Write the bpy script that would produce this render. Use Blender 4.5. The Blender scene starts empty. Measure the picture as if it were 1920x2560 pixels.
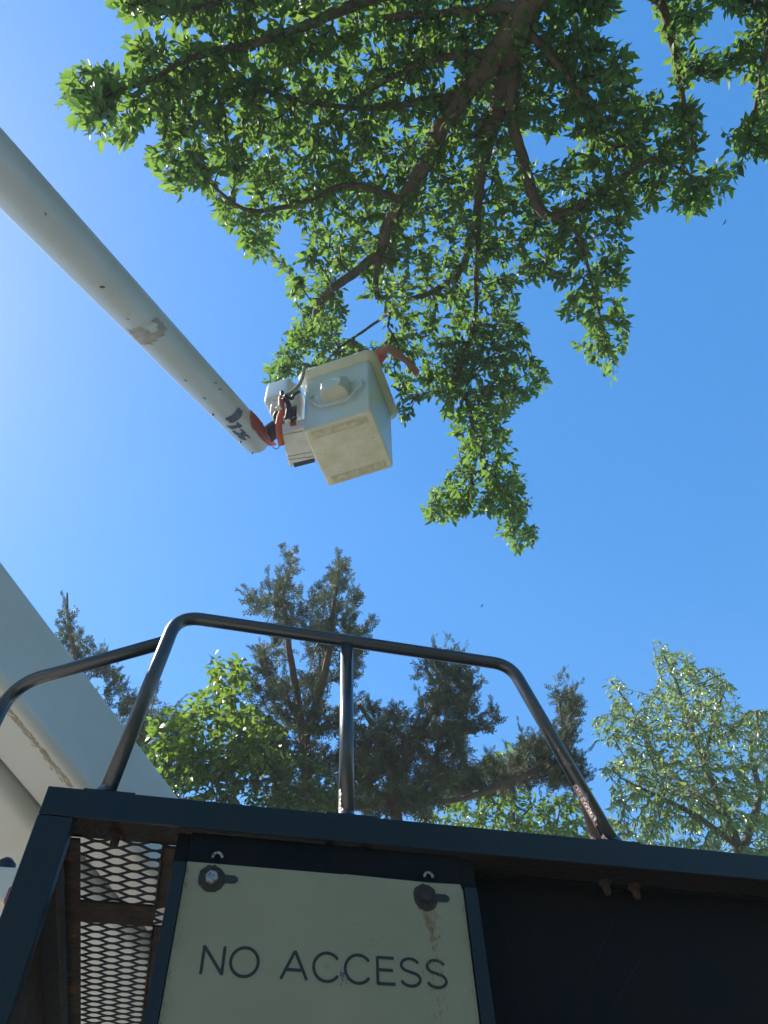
import bpy, bmesh, math, random
import numpy as np
from mathutils import Vector, Matrix
random.seed(7); rng = np.random.default_rng(11)
scene = bpy.context.scene
COL = scene.collection

# ------------------------------------------------------------------ camera
FPX = 1849.0
def _n(v): return v / np.linalg.norm(v)
_zc = _n(np.array([(870 - 960) / FPX, (1280 + 80) / FPX, -1.0]))
_f = np.array([0, 0, -1.0]); _yc = _n(_f - _f.dot(_zc) * _zc); _xc = np.cross(_yc, _zc)
RC = np.array([_xc, _yc, _zc]); CP = np.array([0, 0, 1.6])
cam_d = bpy.data.cameras.new('camera'); cam = bpy.data.objects.new('camera', cam_d); COL.objects.link(cam)
cam_d.sensor_fit = 'VERTICAL'; cam_d.sensor_height = 36.0; cam_d.lens = 36.0 * FPX / 2560.0
cam_d.clip_start = 0.05; cam_d.clip_end = 2000
M4 = np.eye(4); M4[:3, :3] = RC; M4[:3, 3] = CP
cam.matrix_world = Matrix(M4.tolist()); scene.camera = cam

# ------------------------------------------------------------------ light
SUN_AZ, SUN_EL = math.radians(-78), math.radians(46)
SUNV = Vector((math.sin(SUN_AZ) * math.cos(SUN_EL), math.cos(SUN_AZ) * math.cos(SUN_EL), math.sin(SUN_EL)))
sd = bpy.data.lights.new('sun', 'SUN'); sd.energy = 3.3; sd.angle = math.radians(0.53); sd.color = (1.0, 0.95, 0.86)
sun = bpy.data.objects.new('sun', sd); COL.objects.link(sun)
sun.rotation_euler = SUNV.to_track_quat('Z', 'Y').to_euler()
world = bpy.data.worlds.new('World'); scene.world = world; world.use_nodes = True
wn = world.node_tree; wn.nodes.clear()
sky = wn.nodes.new('ShaderNodeTexSky'); sky.sky_type = 'NISHITA'; sky.sun_disc = False
sky.sun_elevation = SUN_EL; sky.sun_rotation = SUN_AZ
sky.altitude = 0; sky.air_density = 1.0; sky.dust_density = 0.25; sky.ozone_density = 3.0
bg = wn.nodes.new('ShaderNodeBackground'); bg.inputs['Strength'].default_value = 0.15
wo = wn.nodes.new('ShaderNodeOutputWorld')
hs = wn.nodes.new('ShaderNodeHueSaturation'); hs.inputs['Hue'].default_value = 0.504; hs.inputs['Saturation'].default_value = 1.65
gm = wn.nodes.new('ShaderNodeGamma'); gm.inputs['Gamma'].default_value = 0.64
wn.links.new(sky.outputs[0], gm.inputs['Color']); wn.links.new(gm.outputs[0], hs.inputs['Color']); wn.links.new(hs.outputs[0], bg.inputs['Color']); wn.links.new(bg.outputs[0], wo.inputs['Surface'])
scene.view_settings.view_transform = 'Standard'; scene.view_settings.look = 'None'
scene.view_settings.gamma = 1.0; scene.view_settings.exposure = 1.60
scene.view_settings.use_curve_mapping = False
scene.render.engine = 'CYCLES'
scene.cycles.max_bounces = 7; scene.cycles.diffuse_bounces = 4; scene.cycles.glossy_bounces = 3
scene.cycles.transmission_bounces = 4; scene.cycles.transparent_max_bounces = 6

# ------------------------------------------------------------------ survey helpers (a photo point at a distance, or on a plane, as a world point)
def ray(x, y): return _n(RC @ np.array([(x - 960) / FPX, (1280 - y) / FPX, -1.0]))
def P(x, y, d): return CP + ray(x, y) * d
def onz(x, y, z):
    r = ray(x, y); return CP + r * (z - CP[2]) / r[2]
def onp(x, y, p0, n):
    r = ray(x, y); return CP + r * ((p0 - CP).dot(n) / r.dot(n))
def proj(p):
    c = (np.asarray(p) - CP) @ RC; w = -c[..., 2]
    return 960 + FPX * c[..., 0] / w, 1280 - FPX * c[..., 1] / w, w
K = 1920 / 1659.0

# ------------------------------------------------------------------ materials
def mat(name, base, rough=0.5, metal=0.0, var=None, vscale=6.0, vamt=0.5, bump=0.0, bscale=40.0, spots=None, sscale=14.0, sth=0.62, coat=0.0, stretch=None, spec=None):
    m = bpy.data.materials.new(name); m.use_nodes = True
    nt = m.node_tree; N = nt.nodes; L = nt.links
    b = N['Principled BSDF']
    b.inputs['Roughness'].default_value = rough; b.inputs['Metallic'].default_value = metal
    b.inputs['Coat Weight'].default_value = coat
    if spec is not None: b.inputs['Specular IOR Level'].default_value = spec
    tc = N.new('ShaderNodeTexCoord'); src = tc.outputs['Object']
    if stretch:
        mp = N.new('ShaderNodeMapping'); mp.inputs['Scale'].default_value = stretch
        L.new(src, mp.inputs['Vector']); src = mp.outputs[0]
    col = None
    c0 = N.new('ShaderNodeRGB'); c0.outputs[0].default_value = (*base, 1); col = c0.outputs[0]
    if var:
        nz = N.new('ShaderNodeTexNoise'); nz.inputs['Scale'].default_value = vscale; nz.inputs['Detail'].default_value = 8; nz.inputs['Roughness'].default_value = 0.6
        L.new(src, nz.inputs['Vector'])
        rp = N.new('ShaderNodeMapRange'); rp.inputs['From Min'].default_value = 0.35; rp.inputs['From Max'].default_value = 0.68; rp.inputs['To Max'].default_value = vamt
        L.new(nz.outputs['Fac'], rp.inputs['Value'])
        mx = N.new('ShaderNodeMix'); mx.data_type = 'RGBA'; L.new(rp.outputs[0], mx.inputs[0]); L.new(col, mx.inputs[6]); mx.inputs[7].default_value = (*var, 1); col = mx.outputs[2]
        rr = N.new('ShaderNodeMapRange'); rr.inputs['To Min'].default_value = rough * 0.75; rr.inputs['To Max'].default_value = min(1, rough * 1.35)
        L.new(nz.outputs['Fac'], rr.inputs['Value']); L.new(rr.outputs[0], b.inputs['Roughness'])
    if spots:
        nz = N.new('ShaderNodeTexNoise'); nz.inputs['Scale'].default_value = sscale; nz.inputs['Detail'].default_value = 6; nz.inputs['Roughness'].default_value = 0.7
        L.new(src, nz.inputs['Vector'])
        rp = N.new('ShaderNodeMapRange'); rp.inputs['From Min'].default_value = sth; rp.inputs['From Max'].default_value = sth + 0.06
        L.new(nz.outputs['Fac'], rp.inputs['Value'])
        mx = N.new('ShaderNodeMix'); mx.data_type = 'RGBA'; L.new(rp.outputs[0], mx.inputs[0]); L.new(col, mx.inputs[6]); mx.inputs[7].default_value = (*spots, 1); col = mx.outputs[2]
    L.new(col, b.inputs['Base Color'])
    if bump:
        nz = N.new('ShaderNodeTexNoise'); nz.inputs['Scale'].default_value = bscale; nz.inputs['Detail'].default_value = 5
        L.new(src, nz.inputs['Vector'])
        bp = N.new('ShaderNodeBump'); bp.inputs['Strength'].default_value = bump; bp.inputs['Distance'].default_value = 0.01
        L.new(nz.outputs['Fac'], bp.inputs['Height']); L.new(bp.outputs[0], b.inputs['Normal'])
    return m

def leafmat(name, dark, light, trans, rough=0.38, tw=0.42):
    m = bpy.data.materials.new(name); m.use_nodes = True
    nt = m.node_tree; N = nt.nodes; L = nt.links
    b = N['Principled BSDF']; out = N['Material Output']
    at = N.new('ShaderNodeAttribute'); at.attribute_name = 'tint'
    oi = N.new('ShaderNodeObjectInfo')
    mx = N.new('ShaderNodeMix'); mx.data_type = 'RGBA'; L.new(at.outputs['Fac'], mx.inputs[0]); mx.inputs[6].default_value = (*dark, 1); mx.inputs[7].default_value = (*light, 1)
    L.new(mx.outputs[2], b.inputs['Base Color']); b.inputs['Roughness'].default_value = rough
    tr = N.new('ShaderNodeBsdfTranslucent')
    m2 = N.new('ShaderNodeMix'); m2.data_type = 'RGBA'; L.new(at.outputs['Fac'], m2.inputs[0]); m2.inputs[6].default_value = (trans[0] * .55, trans[1] * .65, trans[2] * .6, 1); m2.inputs[7].default_value = (*trans, 1)
    L.new(m2.outputs[2], tr.inputs['Color'])
    ms = N.new('ShaderNodeMixShader'); ms.inputs[0].default_value = tw
    L.new(b.outputs[0], ms.inputs[1]); L.new(tr.outputs[0], ms.inputs[2]); L.new(ms.outputs[0], out.inputs['Surface'])
    return m

M = {}
M['boom'] = mat('white_fiberglass', (0.46, 0.48, 0.51), 0.34, var=(0.36, 0.36, 0.36), vscale=2.2, vamt=0.55, bump=0.05, bscale=30, spots=(0.22, 0.20, 0.17), sscale=17, sth=0.70)
M['boom_low'] = mat('white_boom_paint', (0.50, 0.52, 0.52), 0.4, var=(0.42, 0.40, 0.34), vscale=1.6, vamt=0.6, bump=0.04, bscale=14, spots=(0.3, 0.25, 0.18), sscale=9, sth=0.72)
M['bucket'] = mat('bucket_fiberglass', (0.54, 0.60, 0.59), 0.3, var=(0.55, 0.52, 0.42), vscale=3.0, vamt=0.5, bump=0.03, bscale=20)
M['bucket_low'] = mat('bucket_bottom_lit', (0.72, 0.65, 0.54), 0.5, var=(0.50, 0.44, 0.32), vscale=6, vamt=0.55, bump=0.08, bscale=40, spots=(0.3, 0.22, 0.14), sscale=26, sth=0.66)  # cream copy of the bucket colour, warm ground bounce put into the tone
M['skid'] = mat('worn_skid_strip', (0.66, 0.58, 0.45), 0.7, var=(0.42, 0.35, 0.26), vscale=22, vamt=0.9, bump=0.5, bscale=90)
M['lip'] = mat('bucket_lip', (0.72, 0.66, 0.54), 0.4, var=(0.55, 0.48, 0.36), vscale=5, vamt=0.5)
M['mount'] = mat('white_mount_cover', (0.68, 0.66, 0.62), 0.35, var=(0.45, 0.42, 0.38), vscale=9, vamt=0.6, spots=(0.12, 0.1, 0.1), sscale=20, sth=0.68, bump=0.05)
M['black'] = mat('black_frame_paint', (0.004, 0.013, 0.020), 0.36, var=(0.010, 0.014, 0.016), vscale=7, vamt=0.7, bump=0.12, bscale=60, spots=(0.04, 0.02, 0.014), sscale=11, sth=0.70, spec=0.35)
M['rail'] = mat('black_rail_paint', (0.005, 0.010, 0.024), 0.33, var=(0.03, 0.028, 0.032), vscale=22, vamt=0.4, bump=0.07, bscale=70, spots=(0.13, 0.075, 0.05), sscale=9, sth=0.69, coat=0.3, spec=0.85)
M['rail_worn'] = mat('worn_rail_paint', (0.20, 0.11, 0.085), 0.36, var=(0.06, 0.04, 0.04), vscale=30, vamt=0.9, bump=0.6, bscale=110, spots=(0.30, 0.2, 0.16), sscale=24, sth=0.58, spec=.8)
M['panel'] = mat('black_panel', (0.0025, 0.004, 0.006), 0.6, var=(0.009, 0.008, 0.007), vscale=5, vamt=0.9, bump=0.3, bscale=90, spots=(0.02, 0.014, 0.010), sscale=30, sth=0.66, spec=0.15)
M['rust'] = mat('rusty_steel', (0.055, 0.030, 0.018), 0.75, var=(0.025, 0.022, 0.02), vscale=18, vamt=0.9, bump=0.5, bscale=70, spots=(0.13, 0.06, 0.025), sscale=13, sth=0.58)
M['rust_dark'] = mat('black_rusty_steel', (0.010, 0.010, 0.011), 0.6, var=(0.022, 0.014, 0.010), vscale=9, vamt=0.9, bump=0.5, bscale=70, spots=(0.09, 0.04, 0.02), sscale=8, sth=0.66, spec=.3)
M['mesh'] = mat('grating_steel', (0.014, 0.012, 0.011), 0.6, var=(0.05, 0.028, 0.018), vscale=25, vamt=0.7)
M['sign'] = mat('sign_face', (0.23, 0.222, 0.15), 0.5, var=(0.18, 0.175, 0.12), vscale=5, vamt=0.5, bump=0.04, bscale=60, spots=(0.19, 0.165, 0.10), sscale=7, sth=0.63)
M['ink'] = mat('black_print', (0.012, 0.016, 0.016), 0.5)
M['bolt'] = mat('sooty_bolt', (0.018, 0.015, 0.012), 0.7, bump=0.5, bscale=200, spots=(0.06, 0.035, 0.02), sscale=90, sth=0.55)
M['zinc'] = mat('worn_zinc', (0.30, 0.32, 0.32), 0.45, metal=0.6, spots=(0.05, 0.05, 0.05), sscale=220, sth=0.52)
M['stain'] = mat('rust_stain', (0.13, 0.07, 0.03), 0.7, var=(0.26, 0.23, 0.14), vscale=60, vamt=0.8)
M['darkblue'] = mat('navy_rubber', (0.010, 0.016, 0.035), 0.5, bump=0.2, bscale=60)
M['decal'] = mat('faded_navy_decal', (0.035, 0.05, 0.09), 0.45, var=(0.07, 0.08, 0.1), vscale=40, vamt=0.7)
M['scuff'] = mat('scuffed_fiberglass', (0.25, 0.21, 0.20), 0.75, var=(0.40, 0.37, 0.36), vscale=14, vamt=0.9)
M['smear'] = mat('dirt_smear', (0.26, 0.22, 0.17), 0.8, var=(0.46, 0.43, 0.36), vscale=8, vamt=0.95)
M['red'] = mat('red_hose_sleeve', (0.34, 0.035, 0.02), 0.55, var=(0.2, 0.02, 0.016), vscale=30, vamt=0.8, bump=0.3, bscale=80)
M['orange'] = mat('orange_sleeve', (0.50, 0.085, 0.045), 0.6, var=(0.30, 0.045, 0.03), vscale=26, vamt=0.8, bump=0.5, bscale=120)
M['rope'] = mat('grey_tan_hose', (0.44, 0.41, 0.34), 0.75, var=(0.14, 0.13, 0.11), vscale=40, vamt=0.9, bump=0.4, bscale=150)
M['shirt'] = mat('orange_shirt', (0.62, 0.07, 0.03), 0.8, bump=0.2, bscale=60)
M['skin'] = mat('tanned_skin', (0.36, 0.16, 0.10), 0.55, var=(0.30, 0.12, 0.08), vscale=12, vamt=0.5)
M['denim'] = mat('blue_denim', (0.05, 0.07, 0.13), 0.85)
M['helmet'] = mat('white_helmet', (0.7, 0.7, 0.68), 0.3)
M['bark'] = mat('brown_bark', (0.070, 0.048, 0.034), 0.9, var=(0.13, 0.10, 0.075), vscale=9, vamt=0.8, bump=1.0, bscale=45, stretch=(1, 1, .45))
M['twig'] = mat('twig_bark', (0.055, 0.038, 0.030), 0.85)
M['cedarbark'] = mat('cedar_bark', (0.10, 0.06, 0.042), 0.9, var=(0.2, 0.15, 0.12), vscale=8, vamt=0.7, bump=0.8, bscale=50)
M['palebark'] = mat('pale_bark', (0.16, 0.14, 0.11), 0.85, var=(0.08, 0.07, 0.055), vscale=9, vamt=0.7)
M['leaf'] = leafmat('hackberry_leaf', (0.042, 0.082, 0.040), (0.095, 0.150, 0.060), (0.28, 0.45, 0.07), tw=0.44, rough=0.54)
M['leaf_shaded'] = leafmat('shaded_leaf', (0.020, 0.042, 0.018), (0.055, 0.095, 0.030), (0.14, 0.26, 0.03), tw=0.36)  # darkened leaf, shade put into the colour
M['leaf_lime'] = leafmat('lime_leaf', (0.035, 0.070, 0.022), (0.085, 0.14, 0.032), (0.30, 0.44, 0.045), tw=0.46)
M['leaf_ash'] = leafmat('grey_green_leaf', (0.12, 0.17, 0.08), (0.23, 0.28, 0.13), (0.40, 0.54, 0.15), tw=0.42, rough=0.33)
M['cedar'] = leafmat('cedar_foliage', (0.050, 0.066, 0.036), (0.135, 0.142, 0.078), (0.13, 0.16, 0.07), tw=0.30, rough=0.6)
M['gravel'] = mat('gravel', (0.38, 0.35, 0.30), 0.95, var=(0.26, 0.24, 0.21), vscale=3, vamt=0.8, bump=0.6, bscale=60)
M['grass'] = mat('grass', (0.06, 0.10, 0.025), 0.9, var=(0.11, 0.13, 0.05), vscale=0.8, vamt=0.8, bump=0.8, bscale=30)
M['lamp_red'] = mat('red_lamp_lens', (0.25, 0.02, 0.015), 0.25)

# ------------------------------------------------------------------ mesh helpers
def link(o, parent=None):
    COL.objects.link(o)
    if parent is not None: o.parent = parent
    return o
def tag(o, label=None, cat=None, group=None, kind=None):
    if label: o['label'] = label
    if cat: o['category'] = cat
    if group: o['group'] = group
    if kind: o['kind'] = kind
    return o
def empty(name, loc, label=None, cat=None, group=None):
    o = bpy.data.objects.new(name, None); COL.objects.link(o); o.location = tuple(loc); o.empty_display_size = .2
    return tag(o, label, cat, group)
def obj(name, bm, m, parent=None, smooth=False, kind=None, label=None, bevel=0):
    me = bpy.data.meshes.new(name)
    if smooth:
        for f in bm.faces: f.smooth = True
    bm.normal_update(); bm.to_mesh(me); bm.free(); me.materials.append(m)
    o = bpy.data.objects.new(name, me); link(o)
    if parent is not None:
        o.parent = parent; o.matrix_parent_inverse = Matrix.Translation(-Vector(parent_origin(parent)))
    if bevel:
        md = o.modifiers.new('bevel', 'BEVEL'); md.width = bevel; md.segments = 3; md.limit_method = 'ANGLE'; md.angle_limit = math.radians(35)
        me.polygons.foreach_set('use_smooth', [True] * len(me.polygons))
        o.modifiers.new('wn', 'WEIGHTED_NORMAL')
    if kind: o['kind'] = kind
    if label: o['label'] = label
    return o
def parent_origin(p):
    v = Vector((0, 0, 0))
    while p is not None: v += p.location; p = p.parent
    return v
def V(p): return Vector([float(a) for a in p])
def box_pts(bm, pts):
    """8 points: bottom 4 (ccw) then top 4"""
    vs = [bm.verts.new(V(p)) for p in pts]
    for f in ((0, 3, 2, 1), (4, 5, 6, 7), (0, 1, 5, 4), (1, 2, 6, 5), (2, 3, 7, 6), (3, 0, 4, 7)): bm.faces.new([vs[i] for i in f])
    return vs
def tube(bm, pts, radii, n=10, cap=True):
    pts = [V(p) for p in pts]
    if not hasattr(radii, '__len__'): radii = [radii] * len(pts)
    t0 = (pts[1] - pts[0]).normalized()
    u = t0.orthogonal().normalized(); rings = []
    for i, p in enumerate(pts):
        if i == 0: t = t0
        elif i == len(pts) - 1: t = (pts[i] - pts[i - 1]).normalized()
        else: t = ((pts[i + 1] - p).normalized() + (p - pts[i - 1]).normalized()).normalized()
        u = (u - t * u.dot(t)).normalized(); w = t.cross(u)
        rings.append([bm.verts.new(p + (u * math.cos(2 * math.pi * k / n) + w * math.sin(2 * math.pi * k / n)) * radii[i]) for k in range(n)])
    for a, b in zip(rings, rings[1:]):
        for k in range(n): bm.faces.new((a[k], a[(k + 1) % n], b[(k + 1) % n], b[k]))
    if cap:
        bm.faces.new(rings[0][::-1]); bm.faces.new(rings[-1])
    return rings
def fillet(pts, r, seg=8):
    pts = [V(p) for p in pts]; out = [pts[0]]
    for i in range(1, len(pts) - 1):
        a, b, c = pts[i - 1], pts[i], pts[i + 1]
        d1 = (a - b).normalized(); d2 = (c - b).normalized(); ang = d1.angle(d2)
        L = min(r / math.tan(ang / 2), (a - b).length * .48, (c - b).length * .48)
        s, e = b + d1 * L, b + d2 * L
        for k in range(seg + 1):
            t = k / seg; out.append(s * (1 - t) ** 2 * 1.0 + b * 2 * t * (1 - t) + e * t * t)
    out.append(pts[-1]); return out
def smooth_path(pts, sub=5):
    pts = [np.asarray(p, float) for p in pts]; out = []
    for i in range(len(pts) - 1):
        p0 = pts[max(i - 1, 0)]; p1 = pts[i]; p2 = pts[i + 1]; p3 = pts[min(i + 2, len(pts) - 1)]
        for k in range(sub):
            t = k / sub
            out.append(.5 * ((2 * p1) + (-p0 + p2) * t + (2 * p0 - 5 * p1 + 4 * p2 - p3) * t * t + (-p0 + 3 * p1 - 3 * p2 + p3) * t ** 3))
    out.append(pts[-1]); return out
def np_mesh(name, verts, tris, m, tint=None, smooth=False):
    me = bpy.data.meshes.new(name); k = tris.shape[1]
    me.vertices.add(len(verts)); me.vertices.foreach_set('co', verts.astype(np.float32).ravel())
    me.loops.add(tris.size); me.loops.foreach_set('vertex_index', tris.astype(np.int32).ravel())
    me.polygons.add(len(tris)); me.polygons.foreach_set('loop_start', np.arange(0, tris.size, k, dtype=np.int32))
    if smooth: me.polygons.foreach_set('use_smooth', np.ones(len(tris), bool))
    if tint is not None:
        a = me.attributes.new('tint', 'FLOAT', 'POINT'); a.data.foreach_set('value', tint.astype(np.float32))
    me.update(calc_edges=True); me.materials.append(m); return me

# ------------------------------------------------------------------ ground
bm = bmesh.new(); bmesh.ops.create_grid(bm, x_segments=2, y_segments=2, size=150)
tag(obj('ground', bm, M['grass']), kind='structure')
bm = bmesh.new()
pv = [bm.verts.new((5.5 * math.cos(a) * (1 + .08 * math.sin(3 * a)) - 3.2, 9.5 * math.sin(a) * (1 + .06 * math.cos(4 * a)) + 2.5, 0.004)) for a in [i * math.pi / 24 for i in range(48)]]
bm.faces.new(pv); tag(obj('bounce_gravel', bm, M['gravel']), kind='structure')  # unseen patch, placed and sized for bounce light on boom and bucket

# ------------------------------------------------------------------ work platform (black steel)
A_ = math.radians(73.5)
E1 = np.array([math.sin(A_), math.cos(A_), 0]); E2 = np.array([-math.cos(A_), math.sin(A_), 0]); UZ = np.array([0, 0, 1.0])
_r = ray(960, 2050); O = CP + _r * (1.75 / math.hypot(_r[0], _r[1])); O = np.array([O[0], O[1], 0])
def L3(s, t, z): return O + E1 * s + E2 * t + UZ * z
def fbox(bm, s0, s1, t0, t1, z0, z1):
    return box_pts(bm, [L3(s0, t0, z0), L3(s1, t0, z0), L3(s1, t1, z0), L3(s0, t1, z0), L3(s0, t0, z1), L3(s1, t0, z1), L3(s1, t1, z1), L3(s0, t1, z1)])
def fb(name, m, parent, *a, bevel=0.002, label=None):
    bm = bmesh.new(); fbox(bm, *a); return obj(name, bm, m, parent, bevel=bevel, label=label)
plat = empty('access_platform', L3(0, 1.2, 0), 'black steel access platform with tubular handrails above the NO ACCESS sign', 'platform')
BZ0, BZ1 = 2.586, 2.657
bm = bmesh.new(); fbox(bm, -.817, 2.6, 0, .006, BZ0, BZ1); fbox(bm, -.817, 2.6, .006, .05, BZ1 - .006, BZ1)
obj('front_beam', bm, M['black'], plat, bevel=0.0015)
bm = bmesh.new(); fbox(bm, -.812, 2.6, .0062, .112, BZ0 + .014, BZ0 + .020)
obj('beam_flange', bm, M['rust_dark'], plat, bevel=0.001)
fb('corner_post', M['black'], plat, -.8185, -.7385, .0, .05, 0.02, BZ0 - .001, bevel=.004)
# side stringer: a channel seen from inside and below
bm = bmesh.new(); fbox(bm, -.812, -.806, .052, 2.9, 2.50, 2.65); fbox(bm, -.8058, -.752, .052, 2.9, 2.50, 2.506)
obj('side_stringer', bm, M['black'], plat)
fb('side_panel', M['rust'], plat, -.8045, -.800, .055, 2.88, 1.1, 2.4995)
bm = bmesh.new(); fbox(bm, -.752, -.746, .10, 2.9, 2.485, 2.53)
obj('stringer_edge', bm, M['rust'], plat)
bm = bmesh.new(); fbox(bm, -.8055, -.728, .1125, 2.9, 2.592, 2.5985)
obj('stringer_flange', bm, M['rust'], plat)
fb('cross_joist', M['rust'], plat, -.7275, -.5355, .412, .525, 2.592, 2.5985, bevel=.001)
fb('cross_joist', M['rust'], plat, -.7275, -.5355, 1.45, 1.56, 2.592, 2.5985, bevel=.001)
bm = bmesh.new(); fbox(bm, -.535, -.500, .1125, .411, 2.592, 2.5985); fbox(bm, -.535, -.500, .526, 2.9, 2.592, 2.5985); fbox(bm, -.5342, -.530, .1125, .411, 2.560, 2.5918); fbox(bm, -.5342, -.530, .526, 2.9, 2.560, 2.5918)
obj('inner_stringer', bm, M['rust'], plat)
# expanded metal grating: diamond strands with real thickness
def grating(s0, s1, t0, t1, z, wS=.062, wT=.030, sw=.0055, th=.004):
    bm = bmesh.new(); rows = int((t1 - t0) / wT) + 2; cols = int((s1 - s0) / wS) + 2
    def seg(p, q):
        if p[0] < s0 and q[0] < s0 or p[0] > s1 and q[0] > s1: return
        def cl(a, b):
            d = b[0] - a[0]
            if a[0] < s0: f = (s0 - a[0]) / d; return (s0, a[1] + (b[1] - a[1]) * f)
            if a[0] > s1: f = (s1 - a[0]) / d; return (s1, a[1] + (b[1] - a[1]) * f)
            return a
        p2, q2 = cl(p, q), cl(q, p); p, q = p2, q2
        d = np.array([q[0] - p[0], q[1] - p[1]]); l = np.linalg.norm(d)
        if l < 1e-5: return
        n = np.array([-d[1], d[0]]) / l * sw / 2
        c = [(p[0] + n[0], p[1] + n[1]), (p[0] - n[0], p[1] - n[1]), (q[0] - n[0], q[1] - n[1]), (q[0] + n[0], q[1] + n[1])]
        box_pts(bm, [L3(a, b, z) for a, b in c] + [L3(a, b, z + th) for a, b in c])
    g = wS * .085
    for r in range(rows):
        for c in range(-1, cols):
            x = s0 + c * wS + (wS / 2 if r % 2 else 0) + .012; y = t0 + r * wT / 2 * 2
            y = t0 + r * wT
            if y + wT > t1: continue
            seg((x - g, y), (x + g, y))
            seg((x + g, y), (x + wS / 2 - g, y + wT)); seg((x - g, y), (x - wS / 2 + g, y + wT))
    return bm
obj('deck_grating', grating(-.745, -.50, .105, 2.88, 2.6, wS=.090, wT=.0215, sw=.0062), M['mesh'], plat)
fb('deck_plate', M['panel'], plat, -.4985, 2.6, .113, 2.9, 2.594, 2.604)
fb('rear_beam', M['black'], plat, -.812, 2.6, 2.902, 2.96, 2.50, 2.657)
fb('tool_cabinet', M['panel'], plat, .238, 2.6, .13, .9, .9, 2.5935, bevel=.003)
fb('support_post', M['black'], plat, 2.5, 2.58, 0, .05, .02, BZ0 - .001, bevel=.004)
fb('support_post', M['black'], plat, -.8185, -.7385, 2.85, 2.9, .02, 2.4995, bevel=.004)
fb('support_post', M['black'], plat, 2.5, 2.58, 2.85, 2.9, .02, 2.5935, bevel=.004)
# cabinet rib and weld scratches
fb('cabinet_rib', M['panel'], plat, .262, .285, .105, .1298, .9, 2.55)
for (x0, y0), (x1, y1) in (((1560, 2250), (1450, 2480)), ((1640, 2330), (1520, 2540)), ((1250, 2300), (1300, 2420))):
    pn = L3(0, .1288, 2); a, b = onp(x0, y0, pn, E2), onp(x1, y1, pn, E2); dd = _n(b - a); e = np.cross(dd, E2) * .0004
    bm = bmesh.new(); bm.faces.new([bm.verts.new(V(p)) for p in (a, (a + b) / 2 - e, b, (a + b) / 2 + e)]); obj('scratch', bm, M['rust'], plat)
# sign guides
fb('sign_guide', M['black'], plat, -.497, -.4695, .004, .040, 1.35, 2.505, bevel=.002)
fb('sign_guide', M['black'], plat, .1965, .228, .004, .040, 1.35, 2.50, bevel=.002)
fb('sign_backing', M['panel'], plat, -.4690, .1960, .018, .026, 1.3, 2.585)
fb('hanger_bar', M['panel'], plat, -.50, .236, .0275, .034, 2.50, 2.5855)
# handrails
PR = .0205
def rail(name, pts, m, r=PR, f=.085, n=20, **k):
    bm = bmesh.new(); tube(bm, fillet(pts, f, 10), r, n); return obj(name, bm, m, plat, smooth=True, **k)
RT = 3.283
rail('front_handrail', [L3(-.688, .03, 2.664), L3(-.632, .03, RT + .012), L3(.47, .03, RT - .004), L3(.655, .03, 2.664)], M['rail'])
rail('middle_rail_post', [L3(-.092, .03, 2.664), L3(-.0915, .03, 3.262)], M['rail'])
j = L3(-.645, .045, 3.195)
sidedir = _n(onz(40, 1690, 3.195) - onz(385, 1560, 3.195)); 
sp_end = onz(30, 1712, 3.195)
rail('side_handrail', [j, j * .0 + np.array([sp_end[0], sp_end[1], 3.195]), np.array([sp_end[0] - .02, sp_end[1] + .03, .02])], M['rail'], f=.12)
def wear(p0, p1, a0, a1, seed, u0=0, u1=1):
    p0, p1 = np.array(p0), np.array(p1); ax = _n(p1 - p0); tl = _n(-E1 - ax * (-E1).dot(ax)); tf = np.cross(ax, tl); tf = tf if tf.dot(-E2) > 0 else -tf
    bm = bmesh.new(); L = np.linalg.norm(p1 - p0); rr = random.Random(seed); n = int(L * (u1 - u0) / .006); pv = None; ph = rr.random() * 9
    for i in range(n + 1):
        u = L * u0 + i * .006; e = .35 * math.sin(u * 31 + ph) + .2 * math.sin(u * 97 + ph) + rr.uniform(-.08, .08)
        if e < -.42: pv = None; continue
        b0, b1 = a0 + .15 * math.sin(u * 53 + ph) , a1 + e; row = []
        for k in range(7):
            a = b0 + (b1 - b0) * k / 6; row.append(bm.verts.new(V(p0 + ax * u + (tl * math.cos(a) + tf * math.sin(a)) * (PR + .0006))))
        if pv:
            for k in range(6): bm.faces.new((pv[k], pv[k + 1], row[k + 1], row[k]))
        pv = row
    obj('worn_paint', bm, M['rail_worn'], plat, smooth=True)
wear(L3(.478, .03, 3.26), L3(.655, .03, 2.664), -.5, .75, 3, .18, .62); wear(L3(.478, .03, 3.26), L3(.655, .03, 2.664), -.5, .6, 5, .70, .99)
wear(L3(-.0915, .03, 2.67), L3(-.0915, .03, 2.76), -.5, .7, 8)
for s, w in ((-.683, .055), (-.088, .062), (.650, .062)):
    fb('rail_foot', M['black'], plat, s - w, s + w + .01, .004, .075, 2.6575, 2.6635, bevel=.0015)
for s, rr in ((-.688, -1), (-.092, 0), (.655, 1)):
    bm = bmesh.new(); tube(bm, [L3(s, .03, 2.6635), L3(s - rr * -.002, .03, 2.670), L3(s - rr * .002, .03, 2.678)], [.027, .0245, .0212], 18, cap=False)
    obj('weld_bead', bm, M['rail'], plat, smooth=True)
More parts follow.
